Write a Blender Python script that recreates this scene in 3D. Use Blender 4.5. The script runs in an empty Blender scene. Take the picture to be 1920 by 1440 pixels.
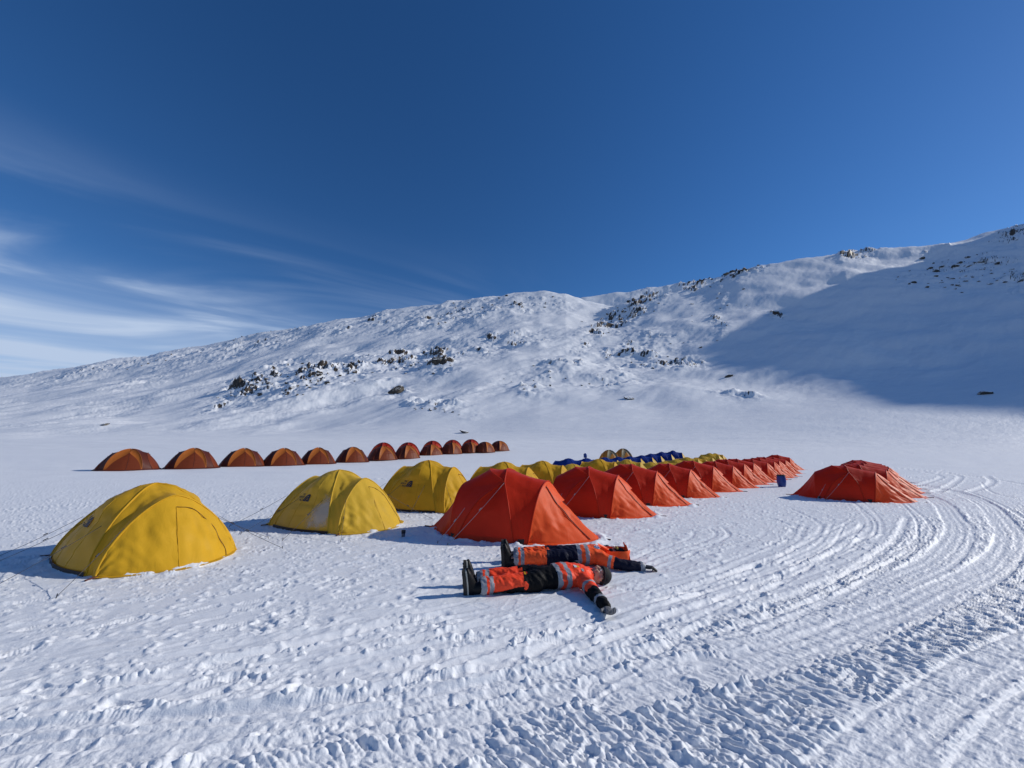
import bpy, math, random
import numpy as np
from mathutils import Vector, Matrix
from mathutils.bvhtree import BVHTree

SC = bpy.context.scene
COL = SC.collection
# ------------------------------------------------------------------ camera
CAM_H = 1.57
F_PX = 721.0                      # focal length in pixels of the 1920 px wide photograph
PITCH = math.atan(124.0 / F_PX)
cam_d = bpy.data.cameras.new("camera")
cam_d.sensor_width = 36.0
cam_d.lens = 36.0 * F_PX / 1920.0
cam_d.clip_start = 0.05
cam_d.clip_end = 20000
cam = bpy.data.objects.new("camera", cam_d)
COL.objects.link(cam)
cam.location = (0, 0, CAM_H)
cam.rotation_euler = (math.pi / 2 + PITCH, 0, 0)
SC.camera = cam

# ------------------------------------------------------------------ light
SUN_EL = math.radians(28.0)
SUN_AZ = math.radians(80.0)       # clockwise from +Y (the view direction) towards +X
SUN_DIR = Vector((math.sin(SUN_AZ) * math.cos(SUN_EL), math.cos(SUN_AZ) * math.cos(SUN_EL), math.sin(SUN_EL)))
sun_d = bpy.data.lights.new("sun", 'SUN')
sun_d.energy = 4.4
sun_d.angle = math.radians(0.53)
sun_d.color = (1.0, 0.95, 0.87)
sun = bpy.data.objects.new("sun", sun_d)
COL.objects.link(sun)
sun.rotation_euler = SUN_DIR.to_track_quat('Z', 'Y').to_euler()

SC.view_settings.view_transform = 'Standard'
SC.view_settings.look = 'None'
SC.view_settings.gamma = 1.0
SC.view_settings.exposure = -0.33
SC.render.engine = 'CYCLES'
SC.cycles.max_bounces = 6
SC.cycles.transparent_max_bounces = 4


class NT:
    """small helper to write node trees"""
    def __init__(self, tree):
        self.t = tree
        self.t.nodes.clear()

    def n(self, typ, **kw):
        nd = self.t.nodes.new(typ)
        for k, v in kw.items():
            if k.startswith('i_'):
                key = k[2:]
                key = int(key) if key.isdigit() else key.replace('_', ' ')
                nd.inputs[key].default_value = v
            else:
                setattr(nd, k, v)
        return nd

    def l(self, a, ai, b, bi):
        self.t.links.new(a.outputs[ai], b.inputs[bi])

    def math(self, op, a, b=None, c=None, clamp=False):
        nd = self.t.nodes.new('ShaderNodeMath')
        nd.operation = op
        nd.use_clamp = clamp
        for i, v in enumerate((a, b, c)):
            if v is None:
                continue
            if isinstance(v, (int, float)):
                nd.inputs[i].default_value = v
            else:
                self.t.links.new(v, nd.inputs[i])
        return nd.outputs[0]

    def ramp(self, v, stops, interp='LINEAR'):
        nd = self.t.nodes.new('ShaderNodeValToRGB')
        nd.color_ramp.interpolation = interp
        els = nd.color_ramp.elements
        while len(els) < len(stops):
            els.new(0.5)
        for e, (p, c) in zip(els, stops):
            e.position = p
            e.color = c if len(c) == 4 else (*c, 1)
        self.t.links.new(v, nd.inputs[0])
        return nd.outputs[0]

    def turned(self, src, so, deg, scale):
        """turn the coordinates, then stretch them"""
        a = self.n('ShaderNodeMapping')
        a.inputs['Rotation'].default_value = (0, 0, math.radians(deg))
        b = self.n('ShaderNodeMapping')
        b.inputs['Scale'].default_value = scale
        self.l(src, so, a, 0)
        self.l(a, 0, b, 0)
        return b

    def smooth(self, v, a, b):
        nd = self.t.nodes.new('ShaderNodeMapRange')
        nd.interpolation_type = 'SMOOTHSTEP'
        nd.inputs[1].default_value = a
        nd.inputs[2].default_value = b
        self.t.links.new(v, nd.inputs[0])
        return nd.outputs[0]


def gray(v):
    return (v, v, v, 1)


# ------------------------------------------------------------------ sky with thin cirrus
world = bpy.data.worlds.new("World")
SC.world = world
world.use_nodes = True
W = NT(world.node_tree)
sky = W.n('ShaderNodeTexSky', sky_type='NISHITA', sun_disc=False, sun_elevation=SUN_EL,
          sun_rotation=SUN_AZ, altitude=900.0, air_density=0.95, dust_density=0.12, ozone_density=4.0)
hsv = W.n('ShaderNodeHueSaturation', i_Hue=0.506, i_Saturation=1.22, i_Value=1.0)
W.l(sky, 0, hsv, 'Color')
tc = W.n('ShaderNodeTexCoord')
sep = W.n('ShaderNodeSeparateXYZ')
W.l(tc, 'Generated', sep, 0)
zc = W.math('MAXIMUM', sep.outputs[2], 0.02)
den = W.math('ADD', zc, 0.10)
px_ = W.math('DIVIDE', sep.outputs[0], den)
py_ = W.math('DIVIDE', sep.outputs[1], den)
comb = W.n('ShaderNodeCombineXYZ')
W.t.links.new(px_, comb.inputs[0])
W.t.links.new(py_, comb.inputs[1])
mp = W.turned(comb, 0, -33, (0.52, 1.25, 1))
nz = W.n('ShaderNodeTexNoise', i_Scale=1.15, i_Detail=6.0, i_Roughness=0.5, i_Distortion=0.9)
W.l(mp, 0, nz, 0)
mp2 = W.n('ShaderNodeMapping')
mp2.inputs['Location'].default_value = (5.3, 2.4, 0)
mp2.inputs['Scale'].default_value = (0.22, 0.30, 1)
W.l(comb, 0, mp2, 0)
nz2 = W.n('ShaderNodeTexNoise', i_Scale=1.2, i_Detail=3.0, i_Roughness=0.5)
W.l(mp2, 0, nz2, 0)
streak = W.smooth(nz.outputs[0], 0.40, 0.72)
patch = W.smooth(nz2.outputs[0], 0.36, 0.58)
elev_hi = W.math('SUBTRACT', 1.0, W.smooth(sep.outputs[2], 0.24, 0.52))
c1 = W.math('MULTIPLY', W.math('MULTIPLY', streak, patch), elev_hi)
# the broad pale veil low in the west (left), breaking up into wisps towards the middle
left = W.math('SUBTRACT', 1.0, W.smooth(W.math('ADD', sep.outputs[0], W.math('MULTIPLY', nz.outputs[0], 0.5)), -0.34, 0.42))
low = W.math('SUBTRACT', 1.0, W.smooth(W.math('ADD', sep.outputs[2], W.math('MULTIPLY', nz.outputs[0], -0.14)), 0.10, 0.30))
veil = W.math('MULTIPLY', W.math('MULTIPLY', left, low), W.math('ADD', W.math('MULTIPLY', nz.outputs[0], 1.1), 0.10))
c2 = W.math('MULTIPLY', W.math('MULTIPLY', W.smooth(nz.outputs[0], 0.46, 0.68), W.math('SUBTRACT', 1.0, W.smooth(sep.outputs[2], 0.26, 0.46))), W.math('SUBTRACT', 1.0, W.smooth(sep.outputs[0], 0.05, 0.45)))
c1 = W.math('ADD', c1, W.math('MULTIPLY', c2, 0.6))
cl = W.math('ADD', W.math('MULTIPLY', c1, 0.62), W.math('MULTIPLY', veil, 0.95), clamp=True)
mix = W.n('ShaderNodeMix', data_type='RGBA')
W.t.links.new(cl, mix.inputs[0])
W.t.links.new(hsv.outputs[0], mix.inputs[6])
mix.inputs[7].default_value = (4.6, 5.7, 7.6, 1)
bg = W.n('ShaderNodeBackground', i_Strength=0.128)
W.t.links.new(mix.outputs[2], bg.inputs[0])
wo = W.n('ShaderNodeOutputWorld')
W.l(bg, 0, wo, 0)


# ------------------------------------------------------------------ noise in numpy
def lattice(seed):
    r = np.random.RandomState(seed)
    a = r.rand(256, 256) * 2 * math.pi
    return np.cos(a).astype(np.float32), np.sin(a).astype(np.float32)


_LAT = {}


def perlin(x, y, seed=0):
    if seed not in _LAT:
        _LAT[seed] = lattice(seed)
    gx, gy = _LAT[seed]
    x = np.asarray(x, dtype=np.float64)
    y = np.asarray(y, dtype=np.float64)
    xi = np.floor(x)
    yi = np.floor(y)
    xf = (x - xi).astype(np.float32)
    yf = (y - yi).astype(np.float32)
    xi = xi.astype(np.int64) & 255
    yi = yi.astype(np.int64) & 255
    x1 = (xi + 1) & 255
    y1 = (yi + 1) & 255
    u = xf * xf * xf * (xf * (xf * 6 - 15) + 10)
    v = yf * yf * yf * (yf * (yf * 6 - 15) + 10)

    def g(a, b, dx, dy):
        return gx[a, b] * dx + gy[a, b] * dy
    n00 = g(xi, yi, xf, yf)
    n10 = g(x1, yi, xf - 1, yf)
    n01 = g(xi, y1, xf, yf - 1)
    n11 = g(x1, y1, xf - 1, yf - 1)
    a = n00 + u * (n10 - n00)
    b = n01 + u * (n11 - n01)
    return (a + v * (b - a)) * 1.5


def fbm(x, y, octv=4, seed=0, gain=0.5, lac=2.03):
    s = 0
    a = 1.0
    for o in range(octv):
        s = s + a * perlin(x, y, seed + o)
        x = x * lac + 17.3
        y = y * lac - 9.1
        a *= gain
    return s


def ridged(x, y, octv=4, seed=0, gain=0.5):
    s = 0
    a = 1.0
    for o in range(octv):
        s = s + a * (1 - 2 * np.abs(perlin(x, y, seed + o)))
        x = x * 2.07 + 3.7
        y = y * 2.07 + 8.3
        a *= gain
    return s


def cells(x, y, seed=0):
    """worley noise: distance to the nearest jittered cell point, and that cell's random number"""
    r = np.random.RandomState(seed)
    jx = r.rand(128, 128)
    jy = r.rand(128, 128)
    jr = r.rand(128, 128)
    xi = np.floor(x).astype(np.int64)
    yi = np.floor(y).astype(np.int64)
    best = np.full(x.shape, 9.0)
    rid = np.zeros(x.shape)
    for dx in (-1, 0, 1):
        for dy in (-1, 0, 1):
            a = (xi + dx) & 127
            b = (yi + dy) & 127
            d = (xi + dx + jx[a, b] - x) ** 2 + (yi + dy + jy[a, b] - y) ** 2
            m = d < best
            best = np.where(m, d, best)
            rid = np.where(m, jr[a, b], rid)
    return np.sqrt(best), rid


def sstep(x, a, b):
    t = np.clip((x - a) / (b - a), 0, 1)
    return t * t * (3 - 2 * t)


# ------------------------------------------------------------------ from the photograph to the world
CP, SP = math.cos(PITCH), math.sin(PITCH)


def ray(px, py):
    """(x/y, z/y) of the direction through a pixel of the 1920 x 1440 photograph"""
    cx = (px - 960.0) / F_PX
    cy = (720.0 - py) / F_PX
    yy = CP - cy * SP
    return cx / yy, (SP + cy * CP) / yy


def flat(px, py):
    """point of the level snow plain seen at a pixel"""
    u, t = ray(px, py)
    Y = -CAM_H / t
    return u * Y, Y


def to_px(X, Y, Z):
    Zr = Z - CAM_H
    dep = Y * CP + Zr * SP
    return 960 + F_PX * X / dep, 720 - F_PX * (Zr * CP - Y * SP) / dep


# ------------------------------------------------------------------ the lie of the land
def sky_curve(pts):
    r = np.array([ray(a, b) for a, b in pts])
    return r[:, 0], r[:, 1]


S1u, S1t = sky_curve([(-900, 720), (-400, 716), (0, 706), (60, 700), (130, 688), (250, 670), (330, 655), (400, 641), (500, 622), (600, 601),
                      (700, 584), (800, 571), (900, 557), (960, 549), (1010, 546), (1060, 550), (1100, 562), (1200, 590), (1400, 640), (2000, 700)])
S2u, S2t = sky_curve([(900, 790), (960, 700), (1010, 640), (1060, 621), (1130, 590), (1200, 573), (1250, 558), (1330, 534), (1400, 512), (1500, 492),
                      (1580, 477), (1640, 474), (1700, 471), (1750, 466), (1800, 454), (1850, 441), (1900, 430), (1930, 428), (2050, 400), (2300, 340), (2700, 240)])
S3u, S3t = sky_curve([(600, 800), (1000, 600), (1090, 561), (1150, 553), (1230, 541), (1300, 532), (1380, 520), (1500, 560)])


def plain(X, Y):
    k = (Y - 47.0) / 4.5
    return 0.07 * 4.5 * np.logaddexp(0, k)


def shape(d, B, D, p, back):
    s = np.clip((d - B) / (D - B), 0, None)
    up = np.minimum(s, 1.25) ** p
    # rounded crest, then down the far side
    f = np.where(s < 0.93, up, 0)
    k = 0.93
    fk = k ** p
    dk = p * k ** (p - 1)
    x = s - k
    w = 0.10
    cr = fk + dk * (x - x * x / (2 * w))
    top = fk + dk * w / 2
    f = np.where((s >= k) & (x < w), cr, f)
    f = np.where(x >= w, top - back * (x - w) - 2.0 * np.maximum(0, x - w) ** 2, f)
    return f / top


# outcrop bands given as pixel ellipses: px, py, rx, ry, tilt in degrees (up to the right), strength
BANDS = [(480, 722, 85, 20, 22, 1.0), (585, 712, 75, 26, 12, 1.0), (650, 700, 60, 22, 15, 0.7), (745, 675, 70, 18, 10, 0.9), (820, 680, 42, 26, 20, 1.0),
         (815, 768, 55, 10, -6, .7), (735, 735, 30, 16, 0, .5), (880, 660, 60, 22, 5, .35), (640, 620, 60, 10, 12, .45), (860, 590, 120, 22, 10, .6), (980, 570, 80, 14, 0, .5),
         (1200, 662, 70, 26, 8, .6), (1260, 680, 60, 14, 0, .6), (1150, 712, 60, 14, 0, .5), (1170, 590, 90, 22, 32, 0.9), (1120, 620, 36, 14, 40, .8), (700, 600, 60, 16, 12, .5), (500, 640, 130, 16, 15, .5),
         (200, 688, 140, 9, 12, .4), (350, 668, 120, 14, 14, .35), (330, 690, 120, 16, 20, .25), (1370, 512, 50, 12, 12, 1.0), (1300, 535, 60, 10, 15, .8), (1250, 545, 60, 8, 12, .6), (1600, 476, 50, 8, 5, .8), (1760, 470, 50, 6, 5, .5),
         (1900, 438, 40, 12, 20, .9), (1740, 520, 60, 30, 8, .35), (1840, 500, 70, 34, 5, .4), (1900, 525, 40, 22, 0, .4), (1790, 490, 50, 10, 5, .3),
         (1455, 588, 14, 12, 0, .8), (1350, 610, 14, 20, 30, .6), (1355, 555, 12, 16, 20, .6), (1800, 740, 50, 10, -5, .35), (1390, 740, 40, 8, -3, .6), (1000, 735, 40, 12, 0, .5), (930, 640, 90, 16, 5, .55), (1060, 690, 80, 20, 10, .4)]


def land_base(X, Y):
    u = X / Y
    d = Y
    g = plain(X, Y)
    D1 = 560 + 120 * np.clip(-u, -0.3, 2.5)
    t1 = np.interp(u, S1u, S1t)
    h1 = t1 * D1 + CAM_H - 8.0
    B1 = 108 - 22 * np.clip(u, -1.2, 1.0)
    e1 = 1.35
    f1 = g * 0 + plain(0, B1) * np.clip(shape(d, B1, D1, .9, .5), 0, None)
    H1 = h1 * shape(d, B1, D1, e1, .6)
    D2 = 470 - 40 * np.clip(u - .5, 0, 1.5)
    t2 = np.interp(u, S2u, S2t)
    B2 = 105 - 35 * np.clip(u, 0, 1.6)
    H2 = (t2 * D2 + CAM_H - 3.0) * shape(d, B2, D2, 1.55, .5)
    D3 = 760.0
    t3 = np.interp(u, S3u, S3t)
    H3 = (t3 * D3 + CAM_H) * shape(d, 450, D3, 1.0, .5)
    cap = 0.07 * (100 - 47)
    gg = np.where(g > cap, cap + (g - cap) * np.exp(-np.clip(g - cap, 0, 50) / 12), g)
    k = 3.5
    # smooth maximum of the three hills on top of the gentle foot
    m = np.maximum(np.maximum(H1, H2), H3)
    H = m + np.log(np.exp((H1 - m) / k) + np.exp((H2 - m) / k) + np.exp((H3 - m) / k)) * k
    H = H - k * math.log(3) * np.exp(-np.clip(m, 0, None) / 8)
    return gg + np.maximum(H, 0) * sstep(d, 60, 120) * (1 - .0), g


_mask_cache = {}


def rock_mask(px, py):
    m = np.zeros(px.shape)
    for (cx, cy, rx, ry, tl, st) in BANDS:
        a = math.radians(tl)
        dx = px - cx
        dy = -(py - cy)
        e = ((dx * math.cos(a) + dy * math.sin(a)) / rx) ** 2 + ((-dx * math.sin(a) + dy * math.cos(a)) / ry) ** 2
        m = np.maximum(m, st * np.exp(-e * 0.9))
    return m


def land(X, Y, detail=True):
    """height of the far land (Y > 40)"""
    H, g = land_base(X, Y)
    if detail:
        px, py = to_px(X, Y, H)
        m = rock_mask(px, py)
        far = sstep(Y, 110, 190)
        ca, sa = math.cos(.6), math.sin(.6)
        a = X * ca + Y * sa
        b = -X * sa + Y * ca
        roll = fbm(X / 95, Y / 95, 3, 11) * 5.0 * far
        mid = fbm(a / 44 + 5, b / 19, 4, 21, .46) * 2.9
        sas = ridged(a / 13.0, b / 4.2, 3, 31) * 0.30 + fbm(X / 3.3, Y / 3.3, 2, 36) * .16
        blocks = ridged(X / 20, Y / 14, 5, 41, .56)
        stepz = np.clip(blocks - .35, 0, None)
        stepz = stepz ** 1.3 * 4.4
        patch = sstep(fbm(X / 26, Y / 18, 2, 57), -.05, .5)
        crag = fbm(X / 6.2, Y / 4.6, 4, 52, .6) * (.9 + 2.1 * patch)
        stepz = stepz * (.3 + .9 * patch)
        rough = sstep(fbm(X / 75, Y / 60, 3, 61), -.15, .5)
        left = sstep(-X / Y, -0.35, 0.25)
        H = H + roll + far * (mid * (0.35 + .8 * m + .45 * rough * (.35 + .65 * left)) + sas * (.22 + .75 * rough * left + 1.0 * m) + m * (stepz + crag))
        H = H + (1 - far) * (fbm(X / 24, Y / 9, 3, 71) * .16 + fbm(X / 7, Y / 2.4, 2, 75) * .05) * sstep(Y, 60, 80)
    return H


# ------------------------------------------------------------------ bookkeeping
def tag(o, label=None, cat=None, group=None, kind=None):
    if label:
        o['label'] = label
    if cat:
        o['category'] = cat
    if group:
        o['group'] = group
    if kind:
        o['kind'] = kind
    return o


def mesh_np(name, verts, quads, mats=(), smooth=True, midx=None):
    me = bpy.data.meshes.new(name)
    v = np.ascontiguousarray(verts, dtype=np.float32)
    q = np.ascontiguousarray(quads, dtype=np.int32)
    n = q.shape[1]
    me.vertices.add(len(v))
    me.vertices.foreach_set('co', v.ravel())
    me.loops.add(q.size)
    me.loops.foreach_set('vertex_index', q.ravel())
    me.polygons.add(len(q))
    me.polygons.foreach_set('loop_start', np.arange(0, q.size, n, dtype=np.int32))
    me.polygons.foreach_set('loop_total', np.full(len(q), n, dtype=np.int32))
    if midx is not None:
        me.polygons.foreach_set('material_index', np.ascontiguousarray(midx, dtype=np.int32))
    me.polygons.foreach_set('use_smooth', np.full(len(q), smooth, dtype=bool))
    me.update(calc_edges=True)
    for m in mats:
        me.materials.append(m)
    return me


def grid_quads(nr, nc):
    i = np.arange(nr - 1)[:, None] * nc + np.arange(nc - 1)[None, :]
    return np.stack([i, i + 1, i + nc + 1, i + nc], -1).reshape(-1, 4)


def link(name, me, parent=None):
    o = bpy.data.objects.new(name, me)
    COL.objects.link(o)
    if parent:
        o.parent = parent
    return o


def empty(name, loc=(0, 0, 0), rz=0.0):
    o = bpy.data.objects.new(name, None)
    o.empty_display_size = .2
    COL.objects.link(o)
    o.location = loc
    o.rotation_euler = (0, 0, rz)
    return o


# ------------------------------------------------------------------ snow material
def snow_mat(name, far):
    m = bpy.data.materials.new(name)
    m.use_nodes = True
    N = NT(m.node_tree)
    out = N.n('ShaderNodeOutputMaterial')
    bs = N.n('ShaderNodeBsdfPrincipled', i_Roughness=0.55)
    bs.inputs['Specular IOR Level'].default_value = 0.25
    N.l(bs, 0, out, 0)
    tc = N.n('ShaderNodeTexCoord')
    geo = N.n('ShaderNodeNewGeometry')
    snow = (0.83, 0.845, 0.865, 1)
    if far:
        mpn = N.turned(tc, 'Object', -34, (.5, 1.4, 1.4))
        n1 = N.n('ShaderNodeTexNoise', i_Scale=0.55, i_Detail=8.0, i_Roughness=0.62)
        N.l(mpn, 0, n1, 0)
        n2 = N.n('ShaderNodeTexNoise', i_Scale=0.10, i_Detail=5.0, i_Roughness=0.6)
        N.l(tc, 'Object', n2, 0)
        # rock shows where the ground is steep
        sx = N.n('ShaderNodeSeparateXYZ')
        N.l(geo, 'True Normal', sx, 0)
        att = N.n('ShaderNodeAttribute', attribute_name='rock')
        steep = N.math('SUBTRACT', 1.0, sx.outputs[2])
        s2 = N.math('ADD', steep, N.math('MULTIPLY', N.math('SUBTRACT', n1.outputs[0], .5), 0.35))
        s3 = N.math('ADD', s2, N.math('MULTIPLY', att.outputs[2], 0.05))
        rk = N.smooth(s3, 0.50, 0.56)
        rk = N.math('MULTIPLY', rk, N.smooth(att.outputs[2], 0.05, .3))
        n3 = N.n('ShaderNodeTexNoise', i_Scale=1.6, i_Detail=5.0, i_Roughness=0.7)
        N.l(tc, 'Object', n3, 0)
        rc = N.ramp(n3.outputs[0], [(0.3, (0.028, 0.023, 0.019)), (0.55, (0.085, 0.066, 0.050)), (0.75, (0.22, 0.175, 0.125))])
        mx = N.n('ShaderNodeMix', data_type='RGBA')
        N.t.links.new(rk, mx.inputs[0])
        mx.inputs[6].default_value = snow
        N.t.links.new(rc, mx.inputs[7])
        N.t.links.new(mx.outputs[2], bs.inputs['Base Color'])
        bp = N.n('ShaderNodeBump', i_Strength=0.8, i_Distance=0.20)
        N.l(n1, 0, bp, 'Height')
        N.l(bp, 0, bs, 'Normal')
    else:
        bs.inputs['Base Color'].default_value = snow
        n0 = N.n('ShaderNodeTexNoise', i_Scale=90.0, i_Detail=2.0, i_Roughness=0.6)
        N.l(tc, 'Object', n0, 0)
        mpn = N.turned(tc, 'Object', -26, (.45, 1.6, 1))
        n1 = N.n('ShaderNodeTexNoise', i_Scale=3.0, i_Detail=8.0, i_Roughness=0.66)
        N.l(mpn, 0, n1, 0)
        bp0 = N.n('ShaderNodeBump', i_Strength=0.5, i_Distance=0.006)
        N.l(n0, 0, bp0, 'Height')
        bp = N.n('ShaderNodeBump', i_Strength=0.6, i_Distance=0.03)
        N.l(n1, 0, bp, 'Height')
        N.l(bp0, 0, bp, 'Normal')
        N.l(bp, 0, bs, 'Normal')
    return m


M_SNOW = snow_mat('snow_near', False)
M_SNOWFAR = snow_mat('snow_far', True)

# ------------------------------------------------------------------ mountain and far plain
YJ = 60.0                                   # the near and the far sheet of the land meet here
cols = np.concatenate([np.linspace(-7, -1.75, 60)[:-1], np.linspace(-1.75, 1.95, 1500), np.linspace(1.95, 7, 60)[1:]])
s = np.linspace(0, 1, 620)
rows = YJ * (1250.0 / YJ) ** (s * .55 + .45 * s ** 1.25)
UU, DD = np.meshgrid(cols, rows)
XX = UU * DD
# the spur to the right, outside the picture, whose shadow falls across the slope
SPX = 700.0


def spur(X, Y):
    return 0


HH = land(XX, DD)
pxs, pys = to_px(XX, DD, HH)
rmask = rock_mask(pxs, pys)
RIGHT_X = np.array([-60, 100, 200, 221, 252, 272, 296, 310, 363, 382, 400, 425, 450, 480, 560, 900])
RIGHT_Z = np.array([150, 290, 312, 327, 330, 336, 350, 360, 376, 374, 376, 360, 322, 296, 280, 270]) * 1.0
crest = np.interp(DD, RIGHT_X, RIGHT_Z)
wv = np.exp(-((XX - SPX) / 130.0) ** 2)
blend = sstep(UU, 1.40, 1.62)
HH = np.maximum(HH, crest * wv * blend)
verts = np.stack([XX, DD, HH], -1).reshape(-1, 3)
me = mesh_np('mountain', verts, grid_quads(len(rows), len(cols)), [M_SNOWFAR])
at = me.attributes.new('rock', 'FLOAT', 'POINT')
at.data.foreach_set('value', rmask.astype(np.float32).ravel())
mountain = tag(link('mountain', me), kind='structure')
JOIN_H = HH[0].copy()


def ground_far(px, py):
    """walk along the ray through a pixel until it meets the land"""
    u, t = ray(px, py)
    ys = np.linspace(YJ, 1100, 3000)
    hs = land(u * ys, ys)
    z = CAM_H + t * ys
    k = np.argmax(hs > z)
    if hs[k] <= z[k]:
        k = int(np.argmax(hs / ys))
    return u * ys[k], ys[k], hs[k]

# ------------------------------------------------------------------ snow field in front, one sheet with real relief
NC, NR = 1500, 1050
uc = np.concatenate([np.linspace(-7, -1.62, 30)[:-1], np.linspace(-1.62, 1.62, NC), np.linspace(1.62, 7, 30)[1:]])
vr = np.linspace(1 / 1.15, 1 / YJ, NR)
yr = 1.0 / vr
U, D = np.meshgrid(uc, yr)
X = U * D
Y = D
Z = plain(X, Y)
PX = 960 + F_PX * U / CP * 1.0
PYf = 844 + F_PX * CAM_H / Y / 1.03       # rough image row, for the masks only
dzrow = np.abs(np.gradient(yr))[:, None] * np.ones_like(U)
fade = np.clip(0.10 / dzrow, 0, 1) ** .8     # relief the sheet cannot carry far out is left to the bump


def in_poly(px, py, poly):
    inside = np.zeros(px.shape, bool)
    n = len(poly)
    for i in range(n):
        x0, y0 = poly[i]
        x1, y1 = poly[(i + 1) % n]
        if y0 == y1:
            continue
        c = ((y0 > py) != (y1 > py)) & (px < (x1 - x0) * (py - y0) / (y1 - y0) + x0)
        inside ^= c
    return inside


def poly_mask(poly, soft, n=16, seed=5):
    """soft mask of an area of snow given by its outline in plan, edges broken up by noise"""
    pl = [flat(a, b) for a, b in poly]
    jx = perlin(X / .5, Y / .5, seed) * soft
    jy = perlin(X / .5 + 40, Y / .5, seed) * soft
    acc = 0
    rr = random.Random(seed)
    for _ in range(n):
        acc = acc + in_poly(X + jx + rr.gauss(0, soft * .5), Y + jy + rr.gauss(0, soft * .5), pl)
    return acc / n


def smooth_line(pts, step=0.10):
    """Catmull-Rom through plan points, resampled to equal steps"""
    P = np.array(pts, float)
    P = np.vstack([2 * P[0] - P[1], P, 2 * P[-1] - P[-2]])
    out = []
    for i in range(1, len(P) - 2):
        t = np.linspace(0, 1, 40, endpoint=False)[:, None]
        a, b, c, d = P[i - 1], P[i], P[i + 1], P[i + 2]
        out.append(.5 * (2 * b + (c - a) * t + (2 * a - 5 * b + 4 * c - d) * t * t + (3 * b - a - 3 * c + d) * t ** 3))
    Q = np.vstack(out + [P[-2][None]])
    L = np.concatenate([[0], np.cumsum(np.hypot(*np.diff(Q, axis=0).T))])
    n = max(2, int(L[-1] / step))
    s_ = np.linspace(0, L[-1], n)
    return np.stack([np.interp(s_, L, Q[:, 0]), np.interp(s_, L, Q[:, 1])], 1), s_


def window(x0, x1, y0, y1):
    """index block of the sheet that covers a plan rectangle"""
    y0 = max(y0, yr[0] + 1e-3)
    r0 = int(np.searchsorted(yr, y0)) - 1
    r1 = int(np.searchsorted(yr, y1)) + 1
    us = [x0 / y0, x0 / y1, x1 / y0, x1 / y1]
    c0 = int(np.searchsorted(uc, min(us))) - 1
    c1 = int(np.searchsorted(uc, max(us))) + 1
    return slice(max(r0, 0), min(r1, len(yr))), slice(max(c0, 0), min(c1, len(uc)))


def line_field(pts, reach):
    """signed distance across and distance along a plan line, for the sheet near it"""
    Q, s_ = smooth_line(pts)
    bn = np.full(X.shape, 9.0, np.float32)
    bs = np.zeros(X.shape, np.float32)
    for i in range(len(Q) - 1):
        a, b = Q[i], Q[i + 1]
        w = window(min(a[0], b[0]) - reach, max(a[0], b[0]) + reach, min(a[1], b[1]) - reach, max(a[1], b[1]) + reach)
        xs, ys = X[w], Y[w]
        if xs.size == 0:
            continue
        dx, dy = b - a
        L = math.hypot(dx, dy)
        dx /= L
        dy /= L
        al = (xs - a[0]) * dx + (ys - a[1]) * dy
        cr = -(xs - a[0]) * dy + (ys - a[1]) * dx
        ac = np.clip(al, 0, L)
        dist = np.hypot(al - ac, cr) * np.sign(cr + 1e-9)
        m = np.abs(dist) < np.abs(bn[w])
        bn[w] = np.where(m, dist, bn[w])
        bs[w] = np.where(m, s_[i] + ac, bs[w])
    return bn, bs


# churned belt at lower right, and the softer trampled area in the middle
churn = poly_mask([(300, 1600), (560, 1405), (760, 1372), (900, 1330), (1040, 1285), (1250, 1235), (1330, 1215), (1450, 1175), (1640, 1090), (1730, 1030), (1800, 970), (1960, 940), (2100, 1100), (2100, 1200), (1850, 1260), (1700, 1330), (1560, 1400), (1450, 1480), (1300, 1700)], .20)
churn2 = poly_mask([(-100, 1600), (0, 1500), (200, 1420), (450, 1385), (700, 1330), (950, 1262), (1150, 1225), (1200, 1262), (900, 1325), (560, 1405), (300, 1600)], .08, seed=9)
churn4 = poly_mask([(1830, 1520), (1870, 1400), (1930, 1310), (2100, 1230), (2500, 1300), (2300, 1600)], .06, seed=29)
churn3 = poly_mask([(1080, 1240), (1250, 1175), (1450, 1120), (1600, 1060), (1700, 985), (1760, 960), (1800, 985), (1740, 1060), (1600, 1140), (1400, 1205), (1200, 1260)], .10, seed=19)

H = fbm(X / 3.1, Y / 3.1, 3, 3) * .022
a28, s28 = math.cos(math.radians(28)), math.sin(math.radians(28))
A = X * a28 + Y * s28
B = -X * s28 + Y * a28
warp = fbm(X / .9, Y / .9, 2, 81) * .25
# wind packed, trampled crust: short streaks
st = perlin(A / .55 + warp, B / .11, 91) + .6 * perlin(A / .26, B / .06 + warp, 92)
patchy = sstep(fbm(X / 2.0, Y / 1.3, 3, 95), -.5, .6)
H += np.clip(st, -.1, 2) * .013 * (.25 + .9 * patchy) * fade
H += fbm(X / .30, Y / .22, 4, 101, .55) * .0075 * fade * (.35 + .9 * patchy)
cr_ = np.clip(perlin(A / .22, B / .12, 105) - .18, 0, None) * sstep(perlin(X / .8, Y / .6, 106), -.1, .45)
H += cr_ * .046 * fade
cr2 = np.clip(perlin(A / .10 + warp, B / .045, 107) - .12, 0, None) * sstep(perlin(X / .45, Y / .35, 109), -.25, .35)
H += cr2 * .042 * fade
# fine parallel combing left by the groomer
H += np.sin(B / .026 * math.pi + 2 * fbm(A / 2.5, B / .8, 2, 108)) * .0034 * sstep(Y, 7.0, 3.0) * (1 - patchy * .6)
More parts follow.
